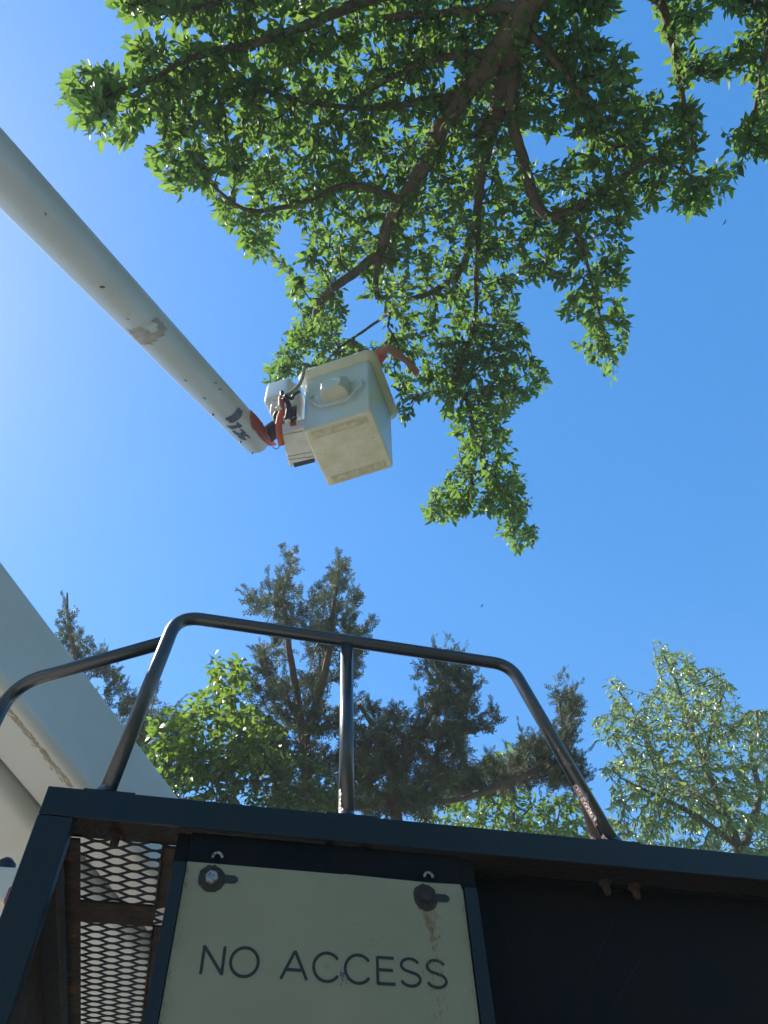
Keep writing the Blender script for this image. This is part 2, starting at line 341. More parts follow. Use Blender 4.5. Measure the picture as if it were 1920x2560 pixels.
# bolts hanging from the flange
def bolt(s, t, z, r=.011, m='rust'):
    bm = bmesh.new()
    tube(bm, [L3(s, t, z), L3(s, t, z - .010)], [r * 1.55, r * 1.5], 6)
    tube(bm, [L3(s, t, z - .0102), L3(s, t, z - .028), L3(s, t, z - .036)], [r, r * .95, r * .6], 10)
    obj('hanging_bolt', bm, M[m], plat)
for q in ((292, 2085), (822, 2122), (905, 2132), (1512, 2205), (1585, 2215)):
    p = onz(*q, BZ0 + .012) - O; bolt(p.dot(E1), max(.018, p.dot(E2)), BZ0 + .0135)
# side lamp bracket on the far left
lb = P(10, 2225, 2.62)
lamp = empty('marker_lamp', lb - np.array([0, 0, .05]), 'small white marker lamp bracket with dark red lens at the left edge of the photo', 'lamp')
def obox(bm, c, a, b, cc, ha, hb, hc):
    c = np.asarray(c, float); a, b, cc = a * ha, b * hb, cc * hc
    return box_pts(bm, [c - a - b - cc, c + a - b - cc, c + a + b - cc, c - a + b - cc, c - a - b + cc, c + a - b + cc, c + a + b + cc, c - a + b + cc])
bm = bmesh.new(); obox(bm, lb, E1, E2, UZ, .07, .04, .05); obj('bracket', bm, M['mount'], lamp, bevel=.012)
bm = bmesh.new(); obox(bm, lb + E1 * .045 - UZ * .03, E1, E2, UZ, .028, .045, .026); obj('lens', bm, M['lamp_red'], lamp, bevel=.012)
bm = bmesh.new(); tube(bm, [lb - E1 * .02 + UZ * .05, lb - E1 * .02 + UZ * .075, lb - E1 * .02 + UZ * .09], [.03, .028, .012], 12); obj('cap', bm, M['darkblue'], lamp, smooth=True)

# ------------------------------------------------------------------ sign
SS0, SS1, SZT = -.4675, .1945, 2.510
sign = empty('warning_sign', L3(-.13, .0, 1.4), 'cream steel sign reading NO ACCESS bolted under the platform beam', 'sign')
bm = bmesh.new()
o_ = [(SS0, 1.42), (SS1, 1.42), (SS1, 2.492), (SS1 - .006, 2.5095), (.11, 2.5075), (-.1, 2.5112), (-.105, 2.5100), (SS0, SZT)]
vf = [bm.verts.new(V(L3(s, .012, z))) for s, z in o_]; vb = [bm.verts.new(V(L3(s, .0165, z))) for s, z in o_]
bm.faces.new(vf); bm.faces.new(vb[::-1])
for i in range(len(o_)): bm.faces.new((vf[i], vb[i], vb[(i + 1) % len(o_)], vf[(i + 1) % len(o_)]))
obj('sign_plate', bm, M['sign'], sign, bevel=.0008)
def arc(cx, cy, rx, ry, a0, a1, n=18): return [(cx + rx * math.cos(math.radians(a0 + (a1 - a0) * k / n)), cy + ry * math.sin(math.radians(a0 + (a1 - a0) * k / n))) for k in range(n + 1)]
GLY = {'N': (.74, [[(.06, 0), (.06, 1)], [(.06, .97), (.68, .03)], [(.68, 0), (.68, 1)]]),
       'O': (.92, [arc(.46, .5, .42, .5, 90, 450, 40)]),
       'A': (.86, [[(.02, 0), (.42, 1)], [(.82, 0), (.42, 1)], [(.17, .33), (.67, .33)]]),
       'C': (.88, [arc(.46, .5, .42, .5, 35, 325, 34)]),
       'E': (.66, [[(.08, 0), (.08, 1)], [(.08, .965), (.62, .965)], [(.08, .52), (.58, .52)], [(.08, .035), (.64, .035)]]),
       'S': (.74, [arc(.37, .745, .29, .245, 20, 180, 14) + arc(.37, .745, .29, .22, 190, 255, 6) + arc(.37, .255, .31, .235, 75, 0, 8) + arc(.37, .255, .31, .245, -8, -165, 14)]), ' ': (.42, [])}
LS0, LS1, LZ0, LZ1 = -.405, .133, 2.2735, 2.336
tot = sum(GLY[c][0] + .12 for c in 'NO ACCESS') - .12; sx_ = (LS1 - LS0) / tot; sy_ = LZ1 - LZ0; pen = LS0; HW = .0032
for ch in 'NO ACCESS':
    wd, strokes = GLY[ch]
    bm = bmesh.new()
    for q, st in enumerate(strokes):
        pts = [np.array([pen + x * sx_, LZ0 + HW + y * (sy_ - 2 * HW)]) for x, y in st]; lft = []
        for k, p in enumerate(pts):
            a = pts[max(k - 1, 0)]; b = pts[min(k + 1, len(pts) - 1)]; d = (b - a) / np.linalg.norm(b - a); nn = np.array([-d[1], d[0]]) * HW
            lft.append([bm.verts.new(V(L3(v[0], .0112 - q * .00012, v[1]))) for v in (p + nn, p - nn)])
        for a, b in zip(lft, lft[1:]): bm.faces.new((a[0], a[1], b[1], b[0]))
    if strokes: obj('letter', bm, M['ink'], sign)
    else: bm.free()
    pen += (wd + .12) * sx_
def disc_blob(bm, s, z, r, t, n=26, jit=.08):
    vs = [bm.verts.new(V(L3(s + r * math.cos(a) * (1 + jit * random.uniform(-1, 1)), t, z + r * math.sin(a) * (1 + jit * random.uniform(-1, 1))))) for a in [i * 2 * math.pi / n for i in range(n)]]
    c = bm.verts.new(V(L3(s, t - .006, z)))
    for i in range(n): bm.faces.new((vs[i], vs[(i + 1) % n], c))
for (px, py), white in (((530, 2190), True), ((1067, 2238), False)):
    p = onp(px, py, L3(0, 0, 2), E2) - O; s, z = p.dot(E1), p[2]
    # keyhole slot (dark, let into the plate) with a burnt ring round it
    bm = bmesh.new(); disc_blob(bm, s, z, .031, .0108); obj('washer', bm, M['bolt'], sign)
    bm = bmesh.new(); pts = [(s + .028, z - .009), (s + .051, z - .009), (s + .058, z - .005), (s + .060, z), (s + .058, z + .006), (s + .051, z + .010), (s + .028, z + .010)]
    bm.faces.new([bm.verts.new(V(L3(a, .0107, b + .001))) for a, b in pts]); obj('slot', bm, M['ink'], sign)
    bm = bmesh.new(); tube(bm, [L3(s, .0098, z), L3(s, -.001, z)], [.016, .015], 6); obj('bolt_head', bm, M['zinc' if white else 'bolt'], sign, bevel=.002)
bm = bmesh.new(); vs = []
sx = (onp(1068, 2290, L3(0, 0, 2), E2) - O).dot(E1)
for i in range(7):
    z = 2.447 - i * .012; w = .011 * (1 - i / 8.5) + .002 * math.sin(i * 2.3); vs.append((sx + .004 + .0015 * i - w, sx + .004 + .0015 * i + w, z))
for a, b in zip(vs, vs[1:]): bm.faces.new([bm.verts.new(V(L3(x, .0111, z))) for x, z in ((a[0], a[2]), (a[1], a[2]), (b[1], b[2]), (b[0], b[2]))])
obj('rust_run', bm, M['stain'], sign)
bm = bmesh.new()                                     # rusty weathering down the right side and along both edges
for i in range(230):
    k_ = random.random()
    if k_ < .45: s = sx + .012 + random.gauss(0, .012); z = 2.44 - abs(random.gauss(0, .16))
    elif k_ < .75: s = SS0 + abs(random.gauss(0, .006)) + .0015; z = random.uniform(1.9, 2.50)
    else: s = SS1 - abs(random.gauss(0, .005)) - .0015; z = random.uniform(1.9, 2.50)
    w = random.uniform(.0004, .0014); l = random.uniform(.002, .010)
    bm.faces.new([bm.verts.new(V(L3(a, .01115 - i * 1e-6, b))) for a, b in ((s - w, z), (s, z - l), (s + w, z), (s, z + l * .4))])
obj('rust_flecks', bm, M['stain'], sign, kind='stuff')
bm = bmesh.new()   # paint chips across the two Cs
cs_ = (onp(862, 2436, L3(0, 0, 2), E2) - O)
for i in range(22):
    s = cs_.dot(E1) + random.gauss(0, .004); z = cs_[2] - .003 * i / 22 + random.gauss(0, .009); r = random.uniform(.0006, .0022)
    bm.faces.new([bm.verts.new(V(L3(s + r * math.cos(a + i) * random.uniform(.5, 1.2), .0109 - i * 1e-5, z + r * 1.4 * math.sin(a + i)))) for a in (0, 1.2, 2.3, 3.4, 4.6, 5.5)])
obj('paint_chips', bm, M['decal'], sign, kind='stuff')
for px, py in ((543, 2146), (1070, 2195)):
    p = onp(px, py, L3(0, .02, 2), E2) - O
    bm = bmesh.new(); tube(bm, [L3(p.dot(E1) + .011 * math.cos(a), .0145, p[2] - .002 + .013 * math.sin(a)) for a in [math.pi * k / 8 for k in range(9)]], .0035, 8)
    obj('hanger_ring', bm, M['zinc'], sign, smooth=True)

# ------------------------------------------------------------------ aerial lift: booms and bucket
lift = empty('aerial_lift', (0.0, 6.4, 0), 'white aerial lift with a square bucket raised to the tree on a long round boom', 'aerial lift')
_d = RC @ np.array([(3100 - 960) / FPX, (1280 - 5517) / FPX, -1.0]); D = _n(_d)
HZ = _n(np.cross(D, UZ)); UP = np.cross(HZ, D)      # HZ: to the right, UP: up
P1 = P(0, 1385, 3.6)
h_ = -(onp(0, 1703, P1, HZ) - P1).dot(UP); P2 = P1 - UP * h_
w_ = -(onp(0, 1915, P2, UP) - P2).dot(HZ)
def LB(u, a, b): return P1 + D * u - HZ * a - UP * b   # a: leftwards, b: downwards
T0, T1 = -4.2, 4.4
bm = bmesh.new()
prof = []
cr = .045
for (cx, cy, a0) in ((cr, cr, 180), (w_ - cr, cr, 270), (w_ - cr, h_ - cr, 0), (cr, h_ - cr, 90)):
    for k in range(7):
        a = math.radians(a0 + 15 * k); prof.append((cx + cr * math.cos(a), cy + cr * math.sin(a)))
prof = [(min(w_, max(0, x)), y) for x, y in prof]
rings = [[bm.verts.new(V(LB(t, *q))) for q in prof] for t in np.linspace(T0, T1, 12)]
for a, b in zip(rings, rings[1:]):
    for k in range(len(prof)): bm.faces.new((a[k], b[k], b[(k + 1) % len(prof)], a[(k + 1) % len(prof)]))
bm.faces.new(rings[0]); bm.faces.new(rings[-1][::-1])
lb_o = obj('lower_boom', bm, M['boom_low'], lift, smooth=True)
md = lb_o.modifiers.new('wn', 'WEIGHTED_NORMAL')
bm = bmesh.new(); prof = []
fa0, fa1, fb0, fb1, fr = w_ + .006, w_ + .85, .12, h_ + .045, .07
for (cx, cy, a0) in ((fa0 + fr, fb0 + fr, 180), (fa1 - fr, fb0 + fr, 270), (fa1 - fr, fb1 - fr, 0), (fa0 + fr, fb1 - fr, 90)):
    for k in range(7):
        a = math.radians(a0 + 15 * k); prof.append((cx + fr * math.cos(a), cy + fr * math.sin(a)))
rings = [[bm.verts.new(V(LB(t, *q))) for q in prof] for t in np.linspace(-1.6, 3.6, 8)]
for a, b in zip(rings, rings[1:]):
    for k in range(len(prof)): bm.faces.new((a[k], b[k], b[(k + 1) % len(prof)], a[(k + 1) % len(prof)]))
bm.faces.new(rings[0]); bm.faces.new(rings[-1][::-1])
obj('boom_fairing', bm, M['boom_low'], lift, smooth=True).modifiers.new('wn', 'WEIGHTED_NORMAL')
bm = bmesh.new()                                     # grimy smear along the lower edge
for i in range(900):
    t = random.uniform(-.55, 1.2); wdt = .030 * (.45 + .55 * abs(math.sin(t * 3.1 + .8))); a0 = .058 + random.gauss(0, wdt * .45); r_s = random.uniform(.0015, .0075)
    if a0 < .047: continue
    k0 = random.uniform(0, 6)
    bm.faces.new([bm.verts.new(V(LB(t + r_s * 1.9 * math.cos(a), a0 + r_s * .6 * math.sin(a), h_ + .0010 + i * 1e-6))) for a in (k0, k0 + 1.3, k0 + 2.4, k0 + 3.7, k0 + 5.0)])
obj('grime_smear', bm, M['smear'], lift, kind='stuff')
# turret and pedestal
base = LB(T1 - .3, w_ / 2, h_ / 2)
bm = bmesh.new(); tube(bm, [(base[0], base[1], z) for z in (1.1, 1.5, 2.2, 2.7)], [.42, .40, .34, .30], 28)
obj('turret', bm, M['boom_low'], lift, smooth=False, bevel=.02)
bm = bmesh.new(); obox(bm, (base[0], base[1], .8), E1, E2, UZ, 1.2, .8, .28); obj('truck_bed', bm, M['boom_low'], lift, bevel=.03)
for sx_ in (-.8, .8):
    for sy_ in (-.7, .7):
        bm = bmesh.new(); c = np.array([base[0], base[1], .48]) + E1 * sx_ + E2 * sy_; tube(bm, [c - E2 * .12, c + E2 * .12], .48, 28); obj('tyre', bm, M['darkblue'], lift, bevel=.04)
# equipment seen through the grating

# upper boom: a long round fibreglass tube
UA = P(0, 423, 4.0); UB = P(640, 1098, 6.62)
AX = _n(UB - UA); LEN = np.linalg.norm(UB - UA); R0, R1 = .125, .131
UC = UA - AX * 3.2
def ur(u): return R0 + (R1 - R0) * u / LEN          # radius at distance u along the axis from UA
bm = bmesh.new(); us = list(np.linspace(-3.2, LEN, 14))
tube(bm, [UA + AX * u for u in us], [ur(u) for u in us], 56, cap=False)
tube(bm, [UA + AX * u for u in (LEN, LEN + .004, LEN - .01, LEN - .35)], [ur(LEN), ur(LEN) - .004, ur(LEN) - .012, ur(LEN) - .013], 56)
obj('upper_boom', bm, M['boom'], lift, smooth=True)
w0 = _n(np.cross(AX, UA - CP)); f0 = -_n(np.cross(w0, AX))    # f0: towards the viewer's side
if f0.dot(CP - UA) < 0: f0 = -f0
def cylhit(x, y):
    r = ray(x, y); oc = CP - UA; rad = ur(LEN * .8)
    a = r - AX * r.dot(AX); b = oc - AX * oc.dot(AX); A = a.dot(a); B = 2 * a.dot(b)
    for _ in range(4):
        Cc = b.dot(b) - rad * rad; q = B * B - 4 * A * Cc
        t = (-B - math.sqrt(max(q, 0))) / (2 * A); p = CP + r * t; u = (p - UA).dot(AX); rad = ur(u)
    v = p - UA - AX * u; return u, math.atan2(v.dot(w0), v.dot(f0))
def inside(poly, x, y):
    r = False; n = len(poly)
    for i in range(n):
        (x1, y1), (x2, y2) = poly[i], poly[(i + 1) % n]
        if (y1 > y) != (y2 > y) and x < (x2 - x1) * (y - y1) / (y2 - y1) + x1: r = not r
    return r
def cyl_patch(name, m, pix, off=.002, step=.006, jit=0, fold=0, parent=None):
    poly = [cylhit(*q) for q in pix]; us = [p[0] for p in poly]; ts = [p[1] for p in poly]
    bm = bmesh.new(); dT = step / .14; cache = {}
    def vert(i, k):
        if (i, k) not in cache:
            u = min(us) + i * step; t = min(ts) + k * dT; rr = ur(u) + off + fold * (math.sin(t * 34) * .5 + .5)
            cache[(i, k)] = bm.verts.new(V(UA + AX * u + (f0 * math.cos(t) + w0 * math.sin(t)) * rr))
        return cache[(i, k)]
    for i in range(int((max(us) - min(us)) / step) + 1):
        for k in range(int((max(ts) - min(ts)) / dT) + 1):
            u, t = min(us) + (i + .5) * step, min(ts) + (k + .5) * dT
            ju = jit * (math.sin(t * 41 + u * 23) + math.sin(u * 87 - t * 17)) if jit else 0
            if inside(poly, u + ju, t + ju * 3): bm.faces.new((vert(i, k), vert(i + 1, k), vert(i + 1, k + 1), vert(i, k + 1)))
    return obj(name, bm, m, parent or lift, smooth=True)
def z1(pts): return [(520 + x * .1206, 980 + y * .1206) for x, y in pts]
cyl_patch('decal', M['decal'], z1([(345, 540), (480, 480), (560, 400), (620, 310), (670, 350), (715, 390), (700, 480), (640, 560), (520, 630), (460, 640), (400, 590)]), step=.004)
cyl_patch('decal', M['decal'], z1([(370, 690), (480, 690), (560, 690), (600, 660), (580, 630), (620, 620), (710, 700), (650, 750), (610, 735), (560, 760), (480, 770), (430, 740)]), step=.004)
cyl_patch('decal', M['decal'], z1([(490, 800), (560, 790), (600, 830), (660, 850), (700, 820), (650, 770), (690, 755), (790, 840), (740, 880), (640, 905), (570, 885)]), step=.004)
cyl_patch('decal', M['decal'], z1([(600, 910), (720, 890), (790, 860), (890, 950), (860, 965), (800, 910), (750, 920), (770, 960), (810, 990), (740, 1000), (650, 960)]), step=.004)
cyl_patch('red_sleeve', M['red'], z1([(870, 380), (960, 450), (1060, 570), (1170, 740), (1260, 900), (1330, 1000), (1420, 1080), (1340, 1120), (1270, 1110), (1150, 1020), (1040, 900), (990, 820), (910, 750), (880, 640), (865, 500)]), off=.003, step=.005, fold=.006)
# scuffed patch and scratches
def z0(pts): return [(x * .434, 300 + y * .434) for x, y in pts]
cyl_patch('scuff_patch', M['scuff'], z0([(730, 1205), (800, 1185), (850, 1215), (880, 1150), (900, 1130), (955, 1190), (950, 1235), (910, 1260), (870, 1290), (800, 1285)]), off=.0015, step=.006, jit=.010)
cyl_patch('scuff_patch', M['boom_low'], z0([(840, 1180), (880, 1160), (910, 1190), (880, 1230), (850, 1210)]), off=.003, step=.006, jit=.008)
for q in ([(570, 958), (590, 952), (608, 962), (600, 968), (580, 967)], [(722, 1142), (748, 1146), (740, 1151)], [(258, 525), (266, 535), (265, 555), (260, 548)], [(1225, 1510), (1250, 1512), (1245, 1520)], [(1255, 1545), (1280, 1552), (1270, 1558)], [(1055, 1490), (1080, 1500), (1072, 1506)], [(1160, 1590), (1190, 1605), (1180, 1610)]):
    cyl_patch('paint_chip', M['decal'], z0(q), off=.0012, step=.004)
bm = bmesh.new()
for i in range(130):
    u = random.uniform(.2, LEN - .3); t = random.gauss(.0, .55) ; l = random.uniform(.006, .03); a = random.uniform(-.6, .9)
    p = UA + AX * u + (f0 * math.cos(t) + w0 * math.sin(t)) * (ur(u) + .0008); td = -f0 * math.sin(t) + w0 * math.cos(t)
    d = AX * math.cos(a) + td * math.sin(a); e = np.cross(d, p - UA - AX * u); e = _n(e) * random.uniform(.0006, .0018)
    bm.faces.new([bm.verts.new(V(p + x)) for x in (-d * l * .5, -e, d * l * .5, e)])
obj('scratches', bm, M['scuff'], lift, kind='stuff')
for q in ((600, 1105), (629, 1134), (531, 1037)):
    u, t = cylhit(q[0] + 2, q[1] - 2); p = UA + AX * u + (f0 * math.cos(t) + w0 * math.sin(t)) * ur(u); nn = _n(p - UA - AX * u)
    bm = bmesh.new(); tube(bm, [p - nn * .004, p + nn * .012], .008, 8); obj('boom_bolt', bm, M['darkblue'], lift)
# elbow joining the two booms above and behind the camera
ea = LB(T0 + .15, w_ / 2, h_ / 2)
bm = bmesh.new(); tube(bm, smooth_path([ea, (ea + UC) / 2 - np.array([.5, .3, 0]), UC + AX * .1], 5), .17, 20); obj('elbow', bm, M['boom_low'], lift, smooth=True)

# bucket: square tapered tub, surveyed from its four bottom corners
BZ = 7.0; BB = [onz(x, y, BZ) for x, y in ((758, 1083), (927, 1029), (981, 1167), (824, 1215))]
bc = sum(BB) / 4; ux = _n(BB[1] - BB[0]); ux[2] = 0; uy = np.array([-ux[1], ux[0], 0])
def BK(x, y, z): return np.array([bc[0], bc[1], BZ]) + ux * x + uy * y + UZ * z
def rrect(hx, hy, r, seg=6):
    out = []
    for cx, cy, a0 in ((hx - r, hy - r, 0), (-hx + r, hy - r, 90), (-hx + r, -hy + r, 180), (hx - r, -hy + r, 270)):
        for k in range(seg + 1):
            a = math.radians(a0 + 90 * k / seg); out.append((cx + r * math.cos(a), cy + r * math.sin(a)))
    return out
def lofts(bm, secs, close0=True, close1=True):
    rs = [[bm.verts.new(V(BK(x, y, z))) for x, y in rrect(hx, hy, r)] for hx, hy, r, z in secs]
    for a, b in zip(rs, rs[1:]):
        n = len(a)
        for k in range(n): bm.faces.new((a[k], a[(k + 1) % n], b[(k + 1) % n], b[k]))
    if close0: bm.faces.new(rs[0][::-1])
    if close1: bm.faces.new(rs[-1])
bk = empty('bucket', (0, 0, 0)); bk.parent = lift; bk.matrix_parent_inverse = Matrix.Translation(-lift.location)
bk.location = (0, 0, 0)
def bobj(name, bm, m, **k):
    o = obj(name, bm, m, None, **k); o.parent = bk; return o
HT = 1.0
bm = bmesh.new(); lofts(bm, [(.300, .295, .03, .012), (.305, .300, .035, .03), (.325, .320, .04, HT), (.305, .30, .03, HT), (.285, .28, .03, .05)])
bobj('bucket_wall', bm, M['bucket'], smooth=True).modifiers.new('wn', 'WEIGHTED_NORMAL')
bm = bmesh.new(); lofts(bm, [(.285, .280, .03, 0), (.299, .294, .03, .011)])
bobj('bucket_floor', bm, M['bucket_low'], smooth=False)
bm = bmesh.new(); lofts(bm, [(.3255, .3205, .04, HT - .075), (.362, .357, .07, HT - .035), (.392, .387, .095, HT - .008), (.390, .385, .095, HT + .010), (.33, .325, .05, HT + .012), (.3065, .3015, .03, HT + .004)], False, False)
bobj('rim', bm, M['lip'], smooth=True)
for yy, nm in ((-.235, 'skid_strip'), (.235, 'skid_strip')):
    bm = bmesh.new(); obox(bm, BK(.0, yy, -.004), ux, uy, UZ, .245, .028, .0035); bobj(nm, bm, M['skid'], bevel=.003)
    bm = bmesh.new()
    for k in (-1, 1): obox(bm, BK(.0, yy + k * .034, -.003), ux, uy, UZ, .255, .004, .003)
    bobj('skid_edge', bm, M['bucket_low'], bevel=.002)
bm = bmesh.new()
for i in range(70):
    x, y, l, a = random.uniform(-.25, .25), random.uniform(-.19, .19), random.uniform(.005, .04), random.gauss(0, .5)
    d = ux * math.cos(a) + uy * math.sin(a); e = np.cross(d, UZ) * random.uniform(.0006, .0022); p = BK(x, y, -.0012)
    bm.faces.new([bm.verts.new(V(p + q)) for q in (-d * l * .5, -e, d * l * .5, e)])
bobj('scuff_marks', bm, M['scuff'], kind='stuff')
for x in (-.27, -.09, .09, .27):
    p = BK(x * 1.0, -.3245, .955); bm = bmesh.new(); tube(bm, [p, p - uy * .006], .008, 8); bobj('rim_rivet', bm, M['zinc'])
# moulded step pocket on the side that faces left: a box standing proud, with a wire loop below it
def on_face(px, py, off=0): # face y = -.31 (slightly tapered)
    n = -uy; p0 = BK(0, -.312 - off, .5); return onp(px, py, p0, n)
def z2(x, y): return (500 + x * .3376, 840 + y * .3376)
def fc(x, y):
    p = on_face(*z2(x, y)) - BK(0, 0, 0); return p.dot(ux), p[2]
outer = [fc(*q) for q in ((835, 345), (880, 315), (1075, 265), (1120, 300), (1150, 355), (1125, 400), (925, 490), (905, 470), (840, 380))]
bm = bmesh.new()
def lift_pts(pts, y, sc=1, dx=0, dz=0):
    cx = sum(p[0] for p in pts) / len(pts); cz = sum(p[1] for p in pts) / len(pts)
    return [bm.verts.new(V(BK(cx + (p[0] - cx) * sc + dx, y, cz + (p[1] - cz) * sc + dz))) for p in pts]
(ax0, az0), (ax1, az1) = fc(922, 490), fc(1088, 440); azb = (az0 + az1) / 2; cxm = (ax0 + ax1) / 2; hw = (ax1 - ax0) / 2
def ring8(y, hwx, z0_, z1_, ch): return [bm.verts.new(V(BK(cxm + x, y, z))) for x, z in ((-hwx, z0_ + ch), (-hwx, z1_ - ch), (-hwx + ch, z1_), (hwx - ch, z1_), (hwx, z1_ - ch), (hwx, z0_ + ch), (hwx - ch * .5, z0_), (-hwx + ch * .5, z0_))]
r1 = ring8(-.300, hw + .035, azb, azb + .27, .035); r2 = ring8(-.385, hw + .02, azb + .005, azb + .25, .035); r3 = ring8(-.43, hw - .02, azb + .012, azb + .20, .045)
for a, b in ((r1, r2), (r2, r3)):
    for k in range(8): bm.faces.new((a[k], b[k], b[(k + 1) % 8], a[(k + 1) % 8]))
bm.faces.new(r3)
bmesh.ops.recalc_face_normals(bm, faces=bm.faces)
pk = bobj('step_pocket', bm, M['bucket'], bevel=.004); pk.data.materials.append(M['bucket_low'])
for f in pk.data.polygons:
    if f.normal.z < -.8: f.material_index = 1  # downward faces take the cream copy, bounce light painted in
loop_px = [(845, 440), (812, 455), (815, 475), (850, 505), (900, 522), (1000, 497), (1090, 470), (1150, 410), (1192, 365), (1198, 340), (1188, 328)]
lp = []
for q in loop_px:
    p = on_face(*z2(*q), off=.02); lp.append(p)
lp[0] = on_face(*z2(845, 440), off=-.002); lp[-1] = on_face(*z2(1186, 326), off=-.002)
bm = bmesh.new(); tube(bm, smooth_path(lp, 4), .0095, 8); bobj('step_edge', bm, M['mount'], smooth=True)

# mount between the boom tip and the bucket, to the bucket's left
mt = empty('bucket_mount', (0, 0, 0)); mt.parent = lift; mt.matrix_parent_inverse = Matrix.Translation(-lift.location); mt.location = (0, 0, 0)
def mobj(name, bm, m, **k):
    o = obj(name, bm, m, None, **k); o.parent = mt; return o
def z3(x, y): return (640 + x * .1206, 920 + y * .1206)
def prism_px(bm, quad, z, dz):
    lo = [onz(*z3(*q), z) for q in quad]; hi = [p + UZ * dz for p in lo]
    return box_pts(bm, lo + hi)
bm = bmesh.new(); prism_px(bm, [(490, 1340), (700, 2070), (1330, 1905), (1130, 1190)], 7.10, .16); mobj('valve_box', bm, M['mount'], bevel=.02)
bm = bmesh.new(); prism_px(bm, [(770, 1975), (800, 2062), (1230, 1950), (1205, 1875)], 7.097, .002); mobj('dark_slot', bm, M['darkblue'])
for q in ([(560, 1385), (562, 1392), (1100, 1290), (1095, 1282)], [(640, 1840), (644, 1848), (1180, 1745), (1176, 1738)], [(650, 1905), (654, 1913), (1190, 1845), (1186, 1838)]):
    bm = bmesh.new(); prism_px(bm, q, 7.094, .005); mobj('box_seam', bm, M['scuff'])
bm = bmesh.new(); prism_px(bm, [(300, 700), (285, 1010), (560, 1260), (985, 1180), (985, 560), (480, 610)], 7.36, .3) if False else None
# white leveling cover behind the hoses
bm.free(); bm = bmesh.new(); lo = [onz(*z3(*q), 7.35) for q in ((275, 1000), (560, 1230), (990, 1150), (830, 740), (300, 760))]
vs0 = [bm.verts.new(V(p)) for p in lo]; vs1 = [bm.verts.new(V(p + UZ * .42)) for p in lo]
bm.faces.new(vs0[::-1]); bm.faces.new(vs1)
for k in range(5): bm.faces.new((vs0[k], vs0[(k + 1) % 5], vs1[(k + 1) % 5], vs1[k]))
bmesh.ops.recalc_face_normals(bm, faces=bm.faces); mobj('leveling_cover', bm, M['mount'], bevel=.03)
bm = bmesh.new(); cc = onz(*z3(520, 800), 7.45) + UZ * .14; obox(bm, cc, ux, uy, UZ, .125, .12, .17); mobj('cover_cap', bm, M['bucket'], bevel=.045)
bm = bmesh.new(); prism_px(bm, [(600, 900), (600, 1150), (840, 1200), (840, 820)], 7.30, .05); mobj('recess', bm, M['darkblue'], bevel=.01)
bm = bmesh.new(); tube(bm, [UB + AX * (-.05) + UZ * .04, UB + AX * .10 + UZ * .05], [.09, .09], 28); mobj('pivot_plate', bm, M['darkblue'], bevel=.01)
bm = bmesh.new(); tube(bm, [UB + AX * .05, onz(*z3(560, 1150), 7.30)], [.085, .07], 16); mobj('pivot_arm', bm, M['darkblue'], smooth=True)
def hose(name, pts, r, m, n=10):
    bm = bmesh.new(); tube(bm, smooth_path(pts, 6), r, n); return mobj(name, bm, M[m], smooth=True)
def hp(x, y, d): return P(*z3(x, y), d)
dB = 6.25
hose('hose_sleeve', [hp(500, 1000, dB), hp(470, 1200, dB - .02), hp(490, 1400, dB - .03), hp(530, 1585, dB)], .028, 'orange')
hose('hose_sleeve', [hp(530, 600, dB + .15), hp(520, 720, dB + .1), hp(530, 900, dB), hp(500, 1010, dB)], .026, 'orange')
hose('tool_handle', [hp(540, 490, dB + .2), hp(545, 600, dB + .16)], .018, 'darkblue')
hose('grey_fitting', [hp(440, 860, dB - .06), hp(510, 800, dB - .06)], .022, 'mount')
for a in ([(620, 620), (700, 760), (710, 900), (690, 1050)], [(640, 640), (660, 800), (640, 960), (640, 1110)], [(590, 560), (740, 640), (780, 560), (900, 480)], [(720, 1120), (760, 1060), (830, 1030)], [(430, 900), (380, 1000), (420, 1150)], [(560, 620), (640, 720), (700, 860), (600, 1050)]):
    hose('hydraulic_hose', [hp(x, y, dB + .03 + .02 * (k % 2)) for k, (x, y) in enumerate(a)], .013, 'darkblue', 8)
hose('white_fitting', [hp(615, 1140, dB - .02), hp(700, 1080, dB - .02)], .016, 'mount')
hose('red_hose_end', [hp(700, 1160, dB + .06), hp(830, 1130, dB + .06)], .022, 'red')
hose('control_line', [hp(1000, -10, 7.08), hp(960, 190, 6.85), hp(880, 360, 6.6), hp(740, 500, 6.45), hp(580, 600, 6.35)], .018, 'rope')
hose('drain_loop', [hp(345, 1640, 6.5), hp(420, 1680, 6.45), hp(475, 1640, 6.4), hp(490, 1590, 6.35)], .004, 'darkblue', 6)
for p in mt.children: pass

